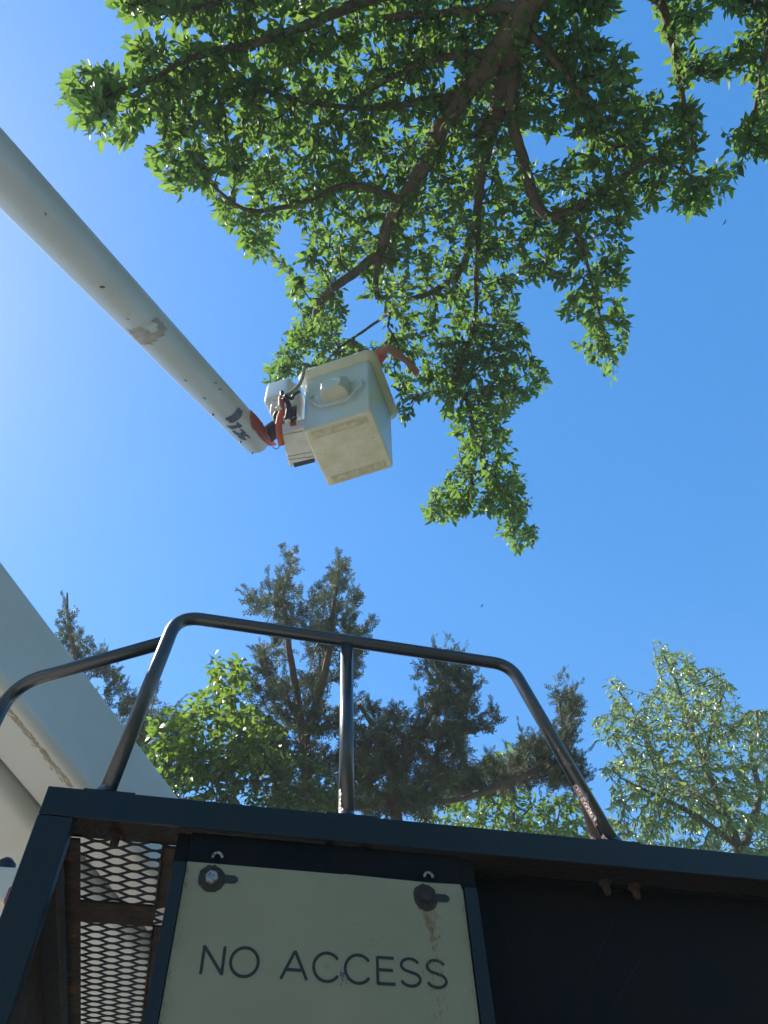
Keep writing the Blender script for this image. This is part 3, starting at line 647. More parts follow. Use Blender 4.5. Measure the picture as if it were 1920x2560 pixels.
# ------------------------------------------------------------------ person in the bucket
def skin_body():
    Lk = {}
    foot_l, foot_r = BK(-.10, .02, .07), BK(.12, .02, .07)
    pel = BK(.0, .06, .86); chest = BK(.05, .16, 1.22); neck = BK(.08, .24, 1.40)
    shR = onz(928, 912, 8.42); shL = BK(-.12, .24, 1.38)
    head = BK(.10, .34, 1.52)
    elb = onz(969, 868, 8.27); wr = onz(1021, 905, 8.22); hand = onz(1030, 916, 8.20)
    elbL = BK(-.20, .10, 1.12); wrL = BK(-.10, .30, 1.04); handL = BK(-.06, .36, 1.03)
    kneeR, kneeL = BK(.13, -.04, .47), BK(-.11, -.04, .47)
    nodes = [pel, chest, neck, head, shR, elb, wr, hand, shL, elbL, wrL, handL, kneeR, foot_r, kneeL, foot_l,
             BK(.10, .06, .82), BK(-.10, .06, .82), (elb + wr) / 2 * .6 + elb * .4, BK(.12, -.10, .04), BK(-.10, -.10, .04)]
    rad = [.13, .15, .055, .10, .062, .043, .029, .032, .06, .042, .03, .034, .06, .045, .06, .045, .10, .10, .046, .04, .04]
    ed = [(0, 1), (1, 2), (2, 3), (1, 4), (4, 5), (5, 18), (18, 6), (6, 7), (1, 8), (8, 9), (9, 10), (10, 11), (0, 16), (16, 12), (12, 13), (0, 17), (17, 14), (14, 15), (13, 19), (15, 20)]
    return nodes, rad, ed, dict(elb=elb, wr=wr, hand=hand, shR=shR, shL=shL, chest=chest, pel=pel, neck=neck, head=head, elbL=elbL, handL=handL, wrL=wrL)
def skinned(name, nodes, rad, ed, m, parent, root=0, sub=2):
    me = bpy.data.meshes.new(name); me.from_pydata([tuple(map(float, p)) for p in nodes], ed, []); o = bpy.data.objects.new(name, me); COL.objects.link(o)
    me.materials.append(m); md = o.modifiers.new('skin', 'SKIN'); md.use_smooth_shade = True
    for i, v in enumerate(me.skin_vertices[0].data): v.radius = (rad[i], rad[i]); v.use_root = (i == root)
    ms = o.modifiers.new('sub', 'SUBSURF'); ms.levels = ms.render_levels = sub
    dg = bpy.context.evaluated_depsgraph_get(); nm = bpy.data.meshes.new_from_object(o.evaluated_get(dg))
    bpy.data.objects.remove(o); nm.name = name
    nm.polygons.foreach_set('use_smooth', [True] * len(nm.polygons))
    if not nm.materials: nm.materials.append(m)
    o = bpy.data.objects.new(name, nm); COL.objects.link(o)
    if parent is not None: o.parent = parent; o.matrix_parent_inverse = Matrix.Translation(-parent_origin(parent))
    return o
nodes, rad, ed, J = skin_body()
# five fingers on each hand, curled round the twig being held, as branches of the same body
def fingers(idx, wrist, hand, spread, curl):
    d = _n(hand - wrist)
    for k, (off, ln) in enumerate(((-.026, .062), (-.009, .072), (.009, .068), (.026, .055))):
        a = hand + spread * off + d * .035; b = a + d * ln * .5 + curl * ln * .15; c = b + d * ln * .22 + curl * ln * .42
        i = len(nodes); nodes.extend([a, b, c]); rad.extend([.0105, .0095, .0078]); ed.extend([(idx, i), (i, i + 1), (i + 1, i + 2)])
    a = hand - spread * .036 + curl * .012; b = a - spread * .012 + d * .034 + curl * .02
    i = len(nodes); nodes.extend([a, b]); rad.extend([.012, .0095]); ed.extend([(idx, i), (i, i + 1)])
dR = _n(J['hand'] - J['wr']); spR = _n(np.cross(dR, UZ)); fingers(7, J['wr'], J['hand'], spR, -UZ)
dL = _n(J['handL'] - J['wrL']); fingers(11, J['wrL'], J['handL'], _n(np.cross(dL, UZ)), -UZ)
person = empty('person', BK(0, 0, .06), 'person in orange shirt standing in the bucket, one bare arm reaching to a branch', 'person')
skinned('body', nodes, rad, ed, M['skin'], person)
sh_nodes = [J['pel'] - UZ * .02, J['chest'], J['neck'] * .45 + J['chest'] * .55, J['shR'], J['shR'] * .18 + J['elb'] * .82, J['shL'], J['shL'] * .4 + J['elbL'] * .6]
skinned('shirt', sh_nodes, [.145, .168, .12, .080, .066, .075, .062], [(0, 1), (1, 2), (1, 3), (3, 4), (1, 5), (5, 6)], M['shirt'], person)
tr_nodes = [J['pel'], BK(.10, .06, .82), BK(.13, -.04, .47), BK(.12, .02, .12), BK(-.10, .06, .82), BK(-.11, -.04, .47), BK(-.10, .02, .12)]
skinned('trousers', tr_nodes, [.15, .11, .075, .062, .11, .075, .062], [(0, 1), (1, 2), (2, 3), (0, 4), (4, 5), (5, 6)], M['denim'], person)
bm = bmesh.new(); bmesh.ops.create_uvsphere(bm, u_segments=24, v_segments=12, radius=.135)
for v in list(bm.verts):
    if v.co.z < -.005: bm.verts.remove(v)
for v in bm.verts:
    v.co.z *= .95
    v.co = V(J['head'] + UZ * .045) + v.co
obj('helmet', bm, M['helmet'], person, smooth=True)

# ------------------------------------------------------------------ foliage machinery
def leaf_template(w=.46, fold=.10, droop=.16, fine=True):
    if fine:
        Vt = np.array([[0, -.12, 0], [0, 0, 0], [-.36 * w, .16, fold * .8], [-.5 * w, .42, fold], [-.34 * w, .72, fold * .5 - droop * .5], [0, 1, -droop], [.34 * w, .72, fold * .5 - droop * .5], [.5 * w, .42, fold], [.36 * w, .16, fold * .8], [0, .42, 0], [0, .72, -droop * .35]])
        Ft = np.array([[1, 9, 2], [2, 9, 3], [3, 9, 4], [4, 9, 10], [4, 10, 5], [1, 8, 9], [8, 7, 9], [7, 6, 9], [6, 10, 9], [6, 5, 10]])
        Vt = Vt[1:]; Ft = Ft - 1
    else:
        Vt = np.array([[0, 0, 0], [-.5 * w, .45, fold], [0, 1, -droop], [.5 * w, .45, fold], [0, .5, 0]])
        Ft = np.array([[0, 4, 1], [1, 4, 2], [0, 3, 4], [3, 2, 4]])
    return Vt.astype(float), Ft
def frames(d, nrm):
    y = d / np.linalg.norm(d, axis=1, keepdims=True)
    x = np.cross(y, nrm); x /= np.linalg.norm(x, axis=1, keepdims=True) + 1e-9
    z = np.cross(x, y); return np.stack([x, y, z], axis=2)      # columns
def scatter(Vt, Ft, pos, Rm, sc, tint):
    n = len(pos); vv = np.einsum('nij,kj->nki', Rm, Vt) * sc[:, None, None] + pos[:, None, :]
    ff = Ft[None] + (np.arange(n) * len(Vt))[:, None, None]
    return vv.reshape(-1, 3), ff.reshape(-1, Ft.shape[1]), np.repeat(tint, len(Vt))

class Grow:
    """joins scattered twig tips to a hand-laid skeleton so that they branch like wood"""
    def __init__(s): s.p = []; s.par = []; s.dep = []; s.tips = []; s.fix = []
    def add_path(s, pts, par=-1, fixr=None):
        ids = []
        for k, q in enumerate(pts):
            s.p.append(np.asarray(q, float)); s.par.append(par); s.dep.append(0 if par < 0 else s.dep[par] + (np.linalg.norm(s.p[-1] - s.p[par]))); s.fix.append(None if fixr is None else (fixr[k] if hasattr(fixr, '__len__') else fixr))
            par = len(s.p) - 1; ids.append(par)
        return ids
    def nearest(s, q): return int(np.argmin(np.linalg.norm(np.array(s.p) - q, axis=1)))
    def grow(s, tips, step=.22, wob=.05, sag=.04, pen=.25, up=0.0, bow=.28):
        arr = np.array(s.p); dep = np.array(s.dep)
        d0 = np.array([np.min(np.linalg.norm(arr - t, axis=1)) for t in tips]); order = np.argsort(d0)
        buf = np.zeros((len(arr) + len(tips) * 14 + 10, 3)); db = np.zeros(len(buf)); n = len(arr); buf[:n] = arr; db[:n] = dep
        for ti in order:
            t = tips[ti]; dd = np.linalg.norm(buf[:n] - t, axis=1); c = dd + pen * db[:n] * .35
            c = np.where(dd < .08, c + 5, c)
            k = int(np.argmin(c)); a = buf[k]; L = np.linalg.norm(t - a); m = min(12, max(2, int(L / step)))
            side = rng.normal(0, 1, 3); par = k; pts = []
            base_dir = (a - buf[s.par[k]]) if s.par[k] >= 0 else np.zeros(3)
            bl = np.linalg.norm(base_dir); base_dir = base_dir / bl if bl > 0 else base_dir
            for i in range(1, m + 1):
                f = i / m; q = a + (t - a) * f + base_dir * L * bow * f * (1 - f) * 2 + side * wob * math.sin(f * math.pi) * min(L, 1) + np.array([0, 0, (-sag + up)]) * math.sin(f * math.pi) * L
                if i < m: q = q + rng.normal(0, .012, 3)
                pts.append(q)
            ids = []
            for q in pts:
                s.p.append(q); s.par.append(par); s.dep.append(s.dep[par] + .2); s.fix.append(None); par = len(s.p) - 1; ids.append(par)
                buf[n] = q; db[n] = s.dep[-1]; n += 1
            s.tips.append([k] + ids)
    def wood(s, name, m, parent, tipr=.003, ex=.45, rmax=.05, kind='stuff', skip_fixed=True):
        n = len(s.p); cnt = np.ones(n)
        for i in range(n - 1, -1, -1):
            if s.par[i] >= 0: cnt[s.par[i]] += cnt[i] * 1.0
        P_ = np.array(s.p); rad = np.minimum(tipr * cnt ** ex, rmax)
        Vs = []; Fs = []; c = 0; k = 5
        ang = np.arange(k) * 2 * np.pi / k
        for ch in s.tips:
            pts = P_[ch]; r = rad[ch].copy(); r[0] = min(r[0], r[1] * 1.15)
            t = np.gradient(pts, axis=0); t /= np.linalg.norm(t, axis=1, keepdims=True) + 1e-9
            ref = np.array([.3, .2, .93]); u = np.cross(t, ref); u /= np.linalg.norm(u, axis=1, keepdims=True) + 1e-9; w = np.cross(t, u)
            ring = pts[:, None] + (u[:, None] * np.cos(ang)[None, :, None] + w[:, None] * np.sin(ang)[None, :, None]) * r[:, None, None]
            Vs.append(ring.reshape(-1, 3)); mlen = len(pts)
            i = np.arange(mlen - 1)[:, None] * k; j = np.arange(k)[None]; jn = (j + 1) % k
            Fs.append(np.stack([i + j, i + jn, i + k + jn, i + k + j], axis=2).reshape(-1, 4) + c); c += mlen * k
        me = np_mesh(name, np.concatenate(Vs), np.concatenate(Fs), m, smooth=True)
        o = bpy.data.objects.new(name, me); COL.objects.link(o); o.parent = parent; o.matrix_parent_inverse = Matrix.Translation(-parent_origin(parent)); o['kind'] = kind; return o

def leaves_on(g, per=.04, reach=.42, size=.085, sj=.25, flat=.5, outw=.6, hang=.25, every=1):
    """leaf positions, directions and normals along the outer part of every twig"""
    pos = []; dr = []; nr = []
    P_ = np.array(g.p)
    for ch in g.tips:
        pts = P_[ch]; seg = np.linalg.norm(np.diff(pts, axis=0), axis=1); cum = np.concatenate([[0], np.cumsum(seg)]); L = cum[-1]
        n = int(min(L, reach) / per) + 2; phase = rng.random() * 6.28
        for i in range(n):
            d = max(0, L - i * per - rng.random() * per * .5); k = min(len(seg) - 1, int(np.searchsorted(cum, d) - 1) if d > 0 else 0); k = max(k, 0)
            f = (d - cum[k]) / (seg[k] + 1e-9); q = pts[k] * (1 - f) + pts[k + 1] * f; t = (pts[k + 1] - pts[k]) / (seg[k] + 1e-9)
            side = np.cross(t, [0, 0, 1.0]); side /= np.linalg.norm(side) + 1e-9
            sgn = 1 if i % 2 else -1
            if i == 0: dd = t + rng.normal(0, .2, 3)
            else: dd = side * sgn * outw + t * .6 + rng.normal(0, .35, 3)
            dd = dd + np.array([0, 0, -hang]); nn = np.array([0, 0, 1.0]) * flat + rng.normal(0, .45, 3)
            pos.append(q + dd * .008 + rng.normal(0, .006, 3)); dr.append(dd); nr.append(nn)
    pos, dr, nr = map(np.array, (pos, dr, nr)); sc = size * (1 + rng.uniform(-sj, sj, len(pos)))
    return pos, frames(dr, nr), sc
TINTS = (.1, .35, .6, .85)
def foliage(parent, name, pos, Rm, sc, m, Vt, Ft, nbig=300, big='leaf', tint_lo=None):
    tint = np.clip(rng.beta(1.6, 2.2, len(pos)), 0, 1)
    if tint_lo is not None: tint = tint * tint_lo
    x, y, w = proj(pos); vis = (w > 0) & (x > 0) & (x < 1920) & (y > 0) & (y < 2560)
    key = np.where(vis, sc / np.maximum(w, .1), 0); idx = np.argsort(-key)[:nbig]; idx = idx[key[idx] > 0] if nbig else idx[:0]
    mask = np.ones(len(pos), bool); mask[idx] = False
    v, f, tt = scatter(Vt, Ft, pos[mask], Rm[mask], sc[mask], tint[mask])
    o = bpy.data.objects.new(name, np_mesh(name, v, f, m, tt)); COL.objects.link(o); o.parent = parent; o.matrix_parent_inverse = Matrix.Translation(-parent_origin(parent)); o['kind'] = 'stuff'
    variants = [np_mesh(big, Vt, Ft, m, np.full(len(Vt), t)) for t in TINTS]
    inv = Matrix.Translation(-parent_origin(parent))
    for i in idx:
        lo = bpy.data.objects.new(big, variants[i % 4]); COL.objects.link(lo); lo.parent = parent
        A = np.eye(4); A[:3, :3] = Rm[i] * sc[i]; A[:3, 3] = pos[i]
        lo.matrix_basis = inv @ Matrix(A.tolist())
    return o
def limb(name, path, radii, m, parent, n=12):
    pts = smooth_path(path, 5); k = np.linspace(0, len(radii) - 1, len(pts)); r = np.interp(k, range(len(radii)), radii)
    pts = [p + rng.normal(0, 1, 3) * rr * .10 for p, rr in zip(pts, r)]
    bm = bmesh.new(); tube(bm, pts, [rr * (1 + rng.uniform(-.05, .05)) for rr in r], n); obj(name, bm, m, parent, smooth=True); return pts, r
def sample_poly(poly, holes, n, margin=0, seed=0):
    rg = np.random.default_rng(seed); xs = [p[0] for p in poly]; ys = [p[1] for p in poly]; out = []
    c = [(0, 0), (margin, 0), (-margin, 0), (0, margin), (0, -margin)]; tries = 0
    while len(out) < n and tries < n * 60:
        tries += 1
        x, y = rg.uniform(min(xs), max(xs)), rg.uniform(min(ys), max(ys))
        if all(inside(poly, x + a, y + b) for a, b in c) and not any(any(inside(h, x + a, y + b) for a, b in c) for h in holes): out.append((x, y))
    return out

# ------------------------------------------------------------------ the big overhanging tree
DC = np.array([(150, 200, 4.9), (400, 350, 5.3), (250, 10, 5.0), (600, 100, 5.6), (700, 400, 6.2), (900, 200, 6.2), (820, 540, 6.7), (600, 780, 6.9), (1000, 700, 7.3), (1130, 50, 6.0), (1330, 130, 5.6), (1300, 400, 6.7), (1500, 420, 7.0), (1640, 200, 6.7), (1450, 50, 6.9), (1000, 1000, 7.6), (1150, 1150, 7.8), (1310, 750, 7.5), (1100, 850, 7.1)], float)
def dep(x, y):
    w = 1 / (((DC[:, 0] - x) ** 2 + (DC[:, 1] - y) ** 2) + 2500); return float((w * DC[:, 2]).sum() / w.sum())
def Q(x, y, dd=0): return P(x * K, y * K, dep(x, y) + dd)
tree = empty('overhanging_tree', (2.4, -2.2, 0), 'large leafy shade tree whose branches hang over the bucket from the top of the photo', 'tree')
top = P(1185 * K, -70 * K, 6.0)
limb('trunk', [np.array([2.4, -2.2, -.05]), np.array([2.3, -2.0, 1.5]), np.array([2.05, -1.4, 3.6]), np.array([1.7, -.7, 5.6]), top], [.30, .24, .20, .155, .115], M['bark'], tree, 18)
g = Grow()
LIMBS = {}
def mlimb(key, disp, radii, dd=0, start=None):
    path = [Q(x, y, dd) for x, y in disp]
    if start is not None: path[0] = start
    pts, r = limb('limb', path, radii, M['bark'], tree, 12)
    near = g.nearest(pts[0]) if g.p else -1
    g.add_path(pts, near, r); LIMBS[key] = pts; return pts
A0 = mlimb('A', [(1185, -70), (1130, 30), (1065, 120), (1000, 205), (952, 280), (925, 340), (882, 410), (845, 470), (818, 545)], [.115, .092, .080, .072, .066, .062, .058, .055, .050], start=top)
mlimb('A1', [(818, 545), (770, 585), (715, 625), (690, 655), (680, 682)], [.047, .042, .036, .030, .024], start=A0[-1])
mlimb('A2', [(820, 540), (813, 590), (815, 645)], [.032, .027, .022], start=A0[-2])
B0 = mlimb('B', [(1130, 30), (1105, 110), (1088, 190), (1070, 250), (1040, 300)], [.085, .088, .082, .070, .048], .12, start=A0[5])
B1 = mlimb('B1', [(1075, 240), (1050, 340), (1038, 400), (1030, 460), (1018, 520), (990, 590), (935, 630), (885, 645)], [.045, .042, .04, .038, .036, .032, .026, .018], .15, start=B0[14])
B2 = mlimb('B2', [(1038, 430), (1032, 530), (1028, 600), (1028, 665), (1012, 740), (985, 800)], [.028, .026, .024, .022, .016, .012], .2, start=B1[12])
C0 = mlimb('C', [(1095, 130), (1108, 260), (1130, 345), (1145, 400), (1162, 445), (1190, 470)], [.052, .045, .042, .042, .042, .040], .0, start=B0[5])
C1 = mlimb('C1', [(1190, 470), (1250, 448), (1320, 400), (1375, 362), (1430, 345), (1520, 400)], [.036, .032, .028, .022, .014, .008], start=C0[-1])
C2 = mlimb('C2', [(1195, 470), (1240, 495), (1265, 560), (1285, 640), (1310, 740)], [.024, .019, .015, .011, .007], start=C0[-1])
D0 = mlimb('D', [(1125, 10), (1040, 22), (950, 28), (830, 38)], [.04, .032, .026, .02], start=A0[4])
D1 = mlimb('D1', [(1000, -60), (850, -20), (740, 20), (650, 60), (560, 90), (480, 110), (400, 130), (340, 165), (250, 200)], [.05, .045, .038, .030, .026, .022, .019, .014, .008], start=top)
E0 = mlimb('E', [(1010, 195), (960, 210), (880, 225), (780, 235), (640, 215), (560, 190)], [.034, .028, .024, .02, .016, .01], start=A0[15])
F0 = mlimb('F', [(1060, 125), (1000, 118), (930, 130), (860, 160), (790, 200), (740, 250)], [.034, .03, .026, .022, .018, .012], start=A0[10])
G0 = mlimb('G', [(940, 760), (985, 830), (1012, 870), (1022, 930), (1050, 1010), (1090, 1060), (1120, 1110), (1150, 1160)], [.020, .020, .018, .016, .013, .010, .008, .005], start=B2[-6])
H0 = mlimb('H', [(885, 645), (832, 682), (790, 712), (745, 742), (712, 772), (690, 800)], [.016, .015, .014, .013, .010, .006], .75, start=B1[-1])
I0 = mlimb('I', [(880, 410), (760, 400), (640, 440), (540, 455), (470, 410), (440, 380)], [.03, .024, .02, .015, .011, .006], start=A0[32])
J0 = mlimb('J', [(1190, -70), (1300, -60), (1420, 0), (1450, 90), (1480, 230), (1500, 330)], [.06, .05, .035, .024, .016, .008], start=top)
K0 = mlimb('K', [(1420, -20), (1560, -30), (1660, 40), (1640, 180), (1620, 300)], [.032, .028, .022, .015, .008], start=J0[10])
L0 = mlimb('L', [(1125, 60), (1200, 130), (1250, 200), (1290, 290), (1330, 320)], [.034, .028, .022, .015, .008], start=A0[6])
N0 = mlimb('N', [(1000, -60), (800, -60), (600, -50), (420, 20), (300, 10)], [.045, .035, .025, .014, .007], start=D1[0])
def KK(pts): return [(x * K, y * K) for x, y in pts]
crown = KK([(215, -40), (230, 15), (300, 50), (345, 60), (450, 45), (430, 85), (330, 70), (258, 82), (262, 112), (300, 130), (240, 150), (205, 140), (150, 150), (125, 180), (130, 225), (160, 270), (200, 300), (245, 325), (300, 300), (335, 265), (350, 285), (295, 335), (320, 370), (335, 415), (425, 430), (448, 400), (460, 475), (500, 505), (545, 560), (595, 582), (612, 570), (596, 520), (640, 470), (660, 530), (622, 575), (615, 640), (635, 700), (612, 730), (572, 790), (562, 835), (590, 850), (640, 800), (655, 770), (800, 745), (835, 770), (850, 860), (856, 935), (905, 905), (925, 850), (955, 900), (975, 950), (985, 1000), (935, 1040), (905, 1105), (925, 1150), (975, 1135), (1050, 1110), (1080, 1170), (1105, 1198), (1150, 1198), (1168, 1130), (1145, 1060), (1110, 975), (1095, 900), (1140, 872), (1195, 825), (1165, 780), (1135, 740), (1125, 690), (1160, 612), (1190, 595), (1205, 685), (1245, 705), (1230, 750), (1290, 800), (1330, 835), (1352, 760), (1378, 690), (1350, 640), (1362, 560), (1345, 500), (1410, 460), (1512, 472), (1560, 440), (1605, 370), (1620, 345), (1680, 380), (1680, -40)])
holes = [KK(h) for h in ([(1130, 320), (1160, 300), (1220, 290), (1240, 330), (1200, 350), (1140, 350)], [(1335, -40), (1400, -40), (1410, 30), (1440, 110), (1440, 170), (1470, 210), (1420, 200), (1375, 190), (1385, 140), (1330, 90), (1290, 70), (1285, 50), (1345, 30)],
    [(1500, 60), (1560, 30), (1610, 40), (1590, 90), (1540, 110), (1505, 110)], [(1520, 165), (1560, 185), (1600, 170), (1625, 190), (1600, 260), (1560, 290), (1560, 330), (1515, 345), (1525, 260), (1485, 190)],
    [(690, 25), (730, 15), (740, 55), (700, 70)], [(735, 600), (775, 590), (790, 625), (745, 640)], [(760, 665), (800, 650), (830, 670), (780, 700), (745, 700)], [(735, 725), (800, 700), (830, 690), (822, 735), (780, 745), (730, 755)],
    [(1430, 400), (1450, 390), (1460, 410)], [(470, 385), (520, 400), (530, 430), (480, 430)])]
tips = []
for (x, y) in sample_poly(crown, holes, 4700, margin=10, seed=5):
    x_, y_ = x / K, y / K
    th = .65 if 560 < x_ < 1150 and y_ < 700 else .45
    off = rng.uniform(-.30, 1.25) * th
    if any((x - a) ** 2 + (y - b) ** 2 < 48 ** 2 for a, b in ((945, 862), (985, 865), (1010, 890), (1035, 915), (1045, 935))): off = max(off, .0) + .55
    if y_ > 690 and x_ < 680: off = abs(off) + .35
    tips.append(P(x, y, dep(x_, y_) + off))
low = KK([(945, 760), (1000, 690), (1150, 700), (1165, 780), (1190, 825), (1140, 870), (1095, 905), (1115, 980), (1145, 1060), (1166, 1130), (1148, 1195), (1108, 1195), (1080, 1165), (1050, 1105), (975, 1130), (930, 1148), (908, 1108), (935, 1045), (985, 1010), (990, 950), (965, 900), (940, 830)])
for (x, y) in sample_poly(low, [], 330, margin=5, seed=9):
    o_ = abs(rng.normal(0, .28)) if y < 950 else rng.normal(0, .3); tips.append(P(x, y, dep(x / K, y / K) + o_ + (.3 if x < 1100 and y < 1000 else 0)))
# lighter fringe outside the frame so that the crown and its shade go on overhead
behind = KK([(572, 800), (590, 765), (625, 725), (640, 690), (700, 675), (735, 690), (725, 725), (780, 735), (830, 742), (850, 800), (700, 800), (600, 835)])
for (x, y) in sample_poly(behind, [], 130, margin=4, seed=31): tips.append(P(x, y, 7.55 + rng.uniform(-.15, .5)))
rg = np.random.default_rng(3); nout = 0
while nout < 900:
    q = np.array([2.2, -1.2, 8.2]) + rg.normal(0, 1, 3) * np.array([2.5, 2.2, 1.0])
    x, y, w = proj(q)
    if w > 0 and -60 < x < 1980 and -60 < y < 2620: continue
    if q[0] < -1.0 and q[1] > -.5: continue
    tips.append(q); nout += 1
g.grow(tips, step=.20, wob=.10, sag=.02, pen=.22)
g.wood('twigs', M['twig'], tree, tipr=.0016, ex=.40, rmax=.022)
Vt, Ft = leaf_template(.46, .10, .20)
pos, Rm, sc = leaves_on(g, per=.024, reach=.46, size=.070, sj=.42, flat=.55, hang=.35)
foliage(tree, 'foliage', pos, Rm, sc, M['leaf'], Vt, Ft)
print('main leaves', len(pos))

# ------------------------------------------------------------------ background trees
def back_tree(name, label, cat, trunk_px, dist, poly, holes, n, m_leaf, m_bark, lsize, shape, thick=1.0, group=None, r0=.14, seed=1, per=.05, reach=.5, hang=.3, extra=None, margin=6, fine=False, nbig=300, up=.0, tint_lo=None, outw=.6):
    tp = [P(x * K, y * K, dist(x, y) if callable(dist) else dist) for x, y in trunk_px]
    foot = tp[0].copy(); foot[2] = 0.0
    root = empty(name, (foot[0], foot[1], 0), label, cat, group)
    g = Grow(); path = [foot - UZ * .05, foot * .5 + tp[0] * .5] + tp
    rr = [r0, r0 * .75] + list(np.linspace(r0 * .42, .008, len(path) - 2)); pts, r = limb('trunk', path, rr, m_bark, root, 10); g.add_path(pts, -1, r)
    for lm, (ra, rb) in (extra or []):
        q = [P(x * K, y * K, (dist(x, y) if callable(dist) else dist) + dz) for x, y, dz in lm]; k = g.nearest(q[0]); q[0] = g.p[k]
        pts, r = limb('limb', q, list(np.linspace(ra, rb, len(q))), m_bark, root, 8); g.add_path(pts, k, r)
    tips = []
    for (x, y) in sample_poly(KK(poly), [KK(h) for h in holes], n, margin=margin, seed=seed):
        d = (dist(x / K, y / K) if callable(dist) else dist) + rng.uniform(-1, 1) * thick
        tips.append(P(x, y, d))
    # the crown goes on a little below the frame edge hidden by the platform
    g.grow(tips, step=.3, wob=.05, sag=-.0, pen=.30, up=up, bow=.10)
    g.wood('twigs', m_bark, root, tipr=.0016, ex=.42, rmax=.03)
    return root, g
def broad(root, g, m, lsize, w, per, reach, hang, fine=True, flat=.4, nbig=300, outw=.6, tint_lo=None):
    Vt, Ft = leaf_template(w, .08, .22, fine); pos, Rm, sc = leaves_on(g, per=per, reach=reach, size=lsize, sj=.3, flat=flat, hang=hang, outw=outw)
    foliage(root, 'foliage', pos, Rm, sc, m, Vt, Ft, nbig=nbig, tint_lo=tint_lo); print(root.name, len(pos))
def spray_template():
    rr = random.Random(4); Vs = []; Fs = []
    def el(a, b, w):
        a, b = np.array(a), np.array(b); d = b - a; s = np.cross(d, [0, 0, 1.0]); s = s / (np.linalg.norm(s) + 1e-9) * w; m = a + d * .45; i = len(Vs)
        up = np.array([0, 0, w * .8]); Vs.extend([a, m - s + up * rr.uniform(-1, 1), b, m + s - up]); Fs.extend([[i, i + 1, i + 2], [i, i + 2, i + 3]])
    el((0, 0, 0), (0, 1, .0), .035)
    for k in range(9):
        y = .10 + k * .095; sgn = 1 if k % 2 else -1; ln = .42 * (1 - .75 * y) * rr.uniform(.8, 1.2); tip = (sgn * ln * .75, y + ln * .75, rr.uniform(-.12, .16))
        el((0, y, 0), tip, .040)
        for j in (.35, .65):
            bx, by, bz = tip[0] * j, y + (tip[1] - y) * j, tip[2] * j
            for s2 in (-1, 1): l2 = ln * .42; el((bx, by, bz), (bx + sgn * l2 * (.3 + .5 * (s2 > 0)), by + l2 * (.9 - .6 * (s2 > 0)), bz + rr.uniform(-.1, .12)), .034)
    return np.array(Vs), np.array(Fs)
SV, SF = spray_template()
def cedar_foliage(root, g, size=.17, per=.065, reach=.8, side=.62):
    pos = []; dr = []; nr = []; ss = []; P_ = np.array(g.p); cen = P_.mean(axis=0)
    for ch in g.tips:
        pts = P_[ch]; seg = np.linalg.norm(np.diff(pts, axis=0), axis=1); cum = np.concatenate([[0], np.cumsum(seg)]); L = cum[-1]
        if rng.random() < .75:      # feathery leader running out beyond the clump
            o_ = pts[-1] - cen; o_[2] = abs(o_[2]) * .3; o_ = o_ / (np.linalg.norm(o_) + 1e-9) * .55 + np.array([0, 0, .8]) + rng.normal(0, .30, 3); o_ /= np.linalg.norm(o_); ln = rng.uniform(.12, .42)
            for i in range(int(ln / .035)):
                f = i * .035 / ln; pos.append(pts[-1] + o_ * (i * .035) + np.array([0, 0, -.06]) * f * f); dr.append(o_ * 1.2 + rng.normal(0, .42, 3)); nr.append(rng.normal(0, 1, 3)); ss.append(.85 - .45 * f)
        for i in range(int(min(L, reach) / per) + 2):
            d = max(0, L - i * per); k = max(0, min(len(seg) - 1, int(np.searchsorted(cum, d) - 1))); f = (d - cum[k]) / (seg[k] + 1e-9)
            q = pts[k] * (1 - f) + pts[k + 1] * f; t = (pts[k + 1] - pts[k]) / (seg[k] + 1e-9)
            dd = t + (rng.normal(0, side, 3) if i else rng.normal(0, .12, 3)) + np.array([0, 0, .25])
            pos.append(q); dr.append(dd); nr.append(rng.normal(0, 1, 3)); ss.append(1)
    pos, dr, nr = map(np.array, (pos, dr, nr)); sc = size * rng.uniform(.6, 1.25, len(pos)) * np.array(ss); Rm = frames(dr, nr)
    tint = np.clip(rng.beta(1.5, 2.2, len(pos)), 0, 1)
    v, f, tt = scatter(SV, SF, pos, Rm, sc, tint); o = bpy.data.objects.new('foliage', np_mesh('foliage', v, f, M['cedar'], tt)); COL.objects.link(o); o.parent = root; o.matrix_parent_inverse = Matrix.Translation(-parent_origin(root)); o['kind'] = 'stuff'
    print(root.name, 'sprays', len(pos))
GC = 'cedar trees behind the platform'; GB = 'broadleaf trees behind the platform'
# tall forked cedar
r_, g_ = back_tree('cedar_tree', 'tallest dark cedar with a forked feathery top, left of the middle rail post', 'cedar tree', [(668, 1800), (665, 1700), (655, 1600), (640, 1500), (622, 1380), (612, 1290), (625, 1230)], 8.8,
    [(640, 1185), (610, 1215), (608, 1245), (590, 1285), (515, 1285), (560, 1320), (600, 1340), (570, 1380), (560, 1430), (520, 1470), (540, 1520), (520, 1600), (560, 1700), (600, 1770), (760, 1770), (800, 1650), (790, 1560), (770, 1480), (800, 1440), (770, 1400), (830, 1352), (760, 1345), (765, 1310), (785, 1285), (750, 1270), (745, 1220), (728, 1215), (715, 1260), (700, 1290), (680, 1265), (655, 1290), (640, 1260), (645, 1215)],
    [], 400, None, M['cedarbark'], 0, None, thick=.8, group=GC, r0=.20, seed=21, margin=2, extra=[([(655, 1600, 0), (690, 1500, -.2), (712, 1400, -.3), (722, 1300, -.3), (732, 1230, -.3)], (.06, .012)), ([(650, 1560, 0), (600, 1480, .2), (560, 1420, .3)], (.04, .012))])
cedar_foliage(r_, g_)
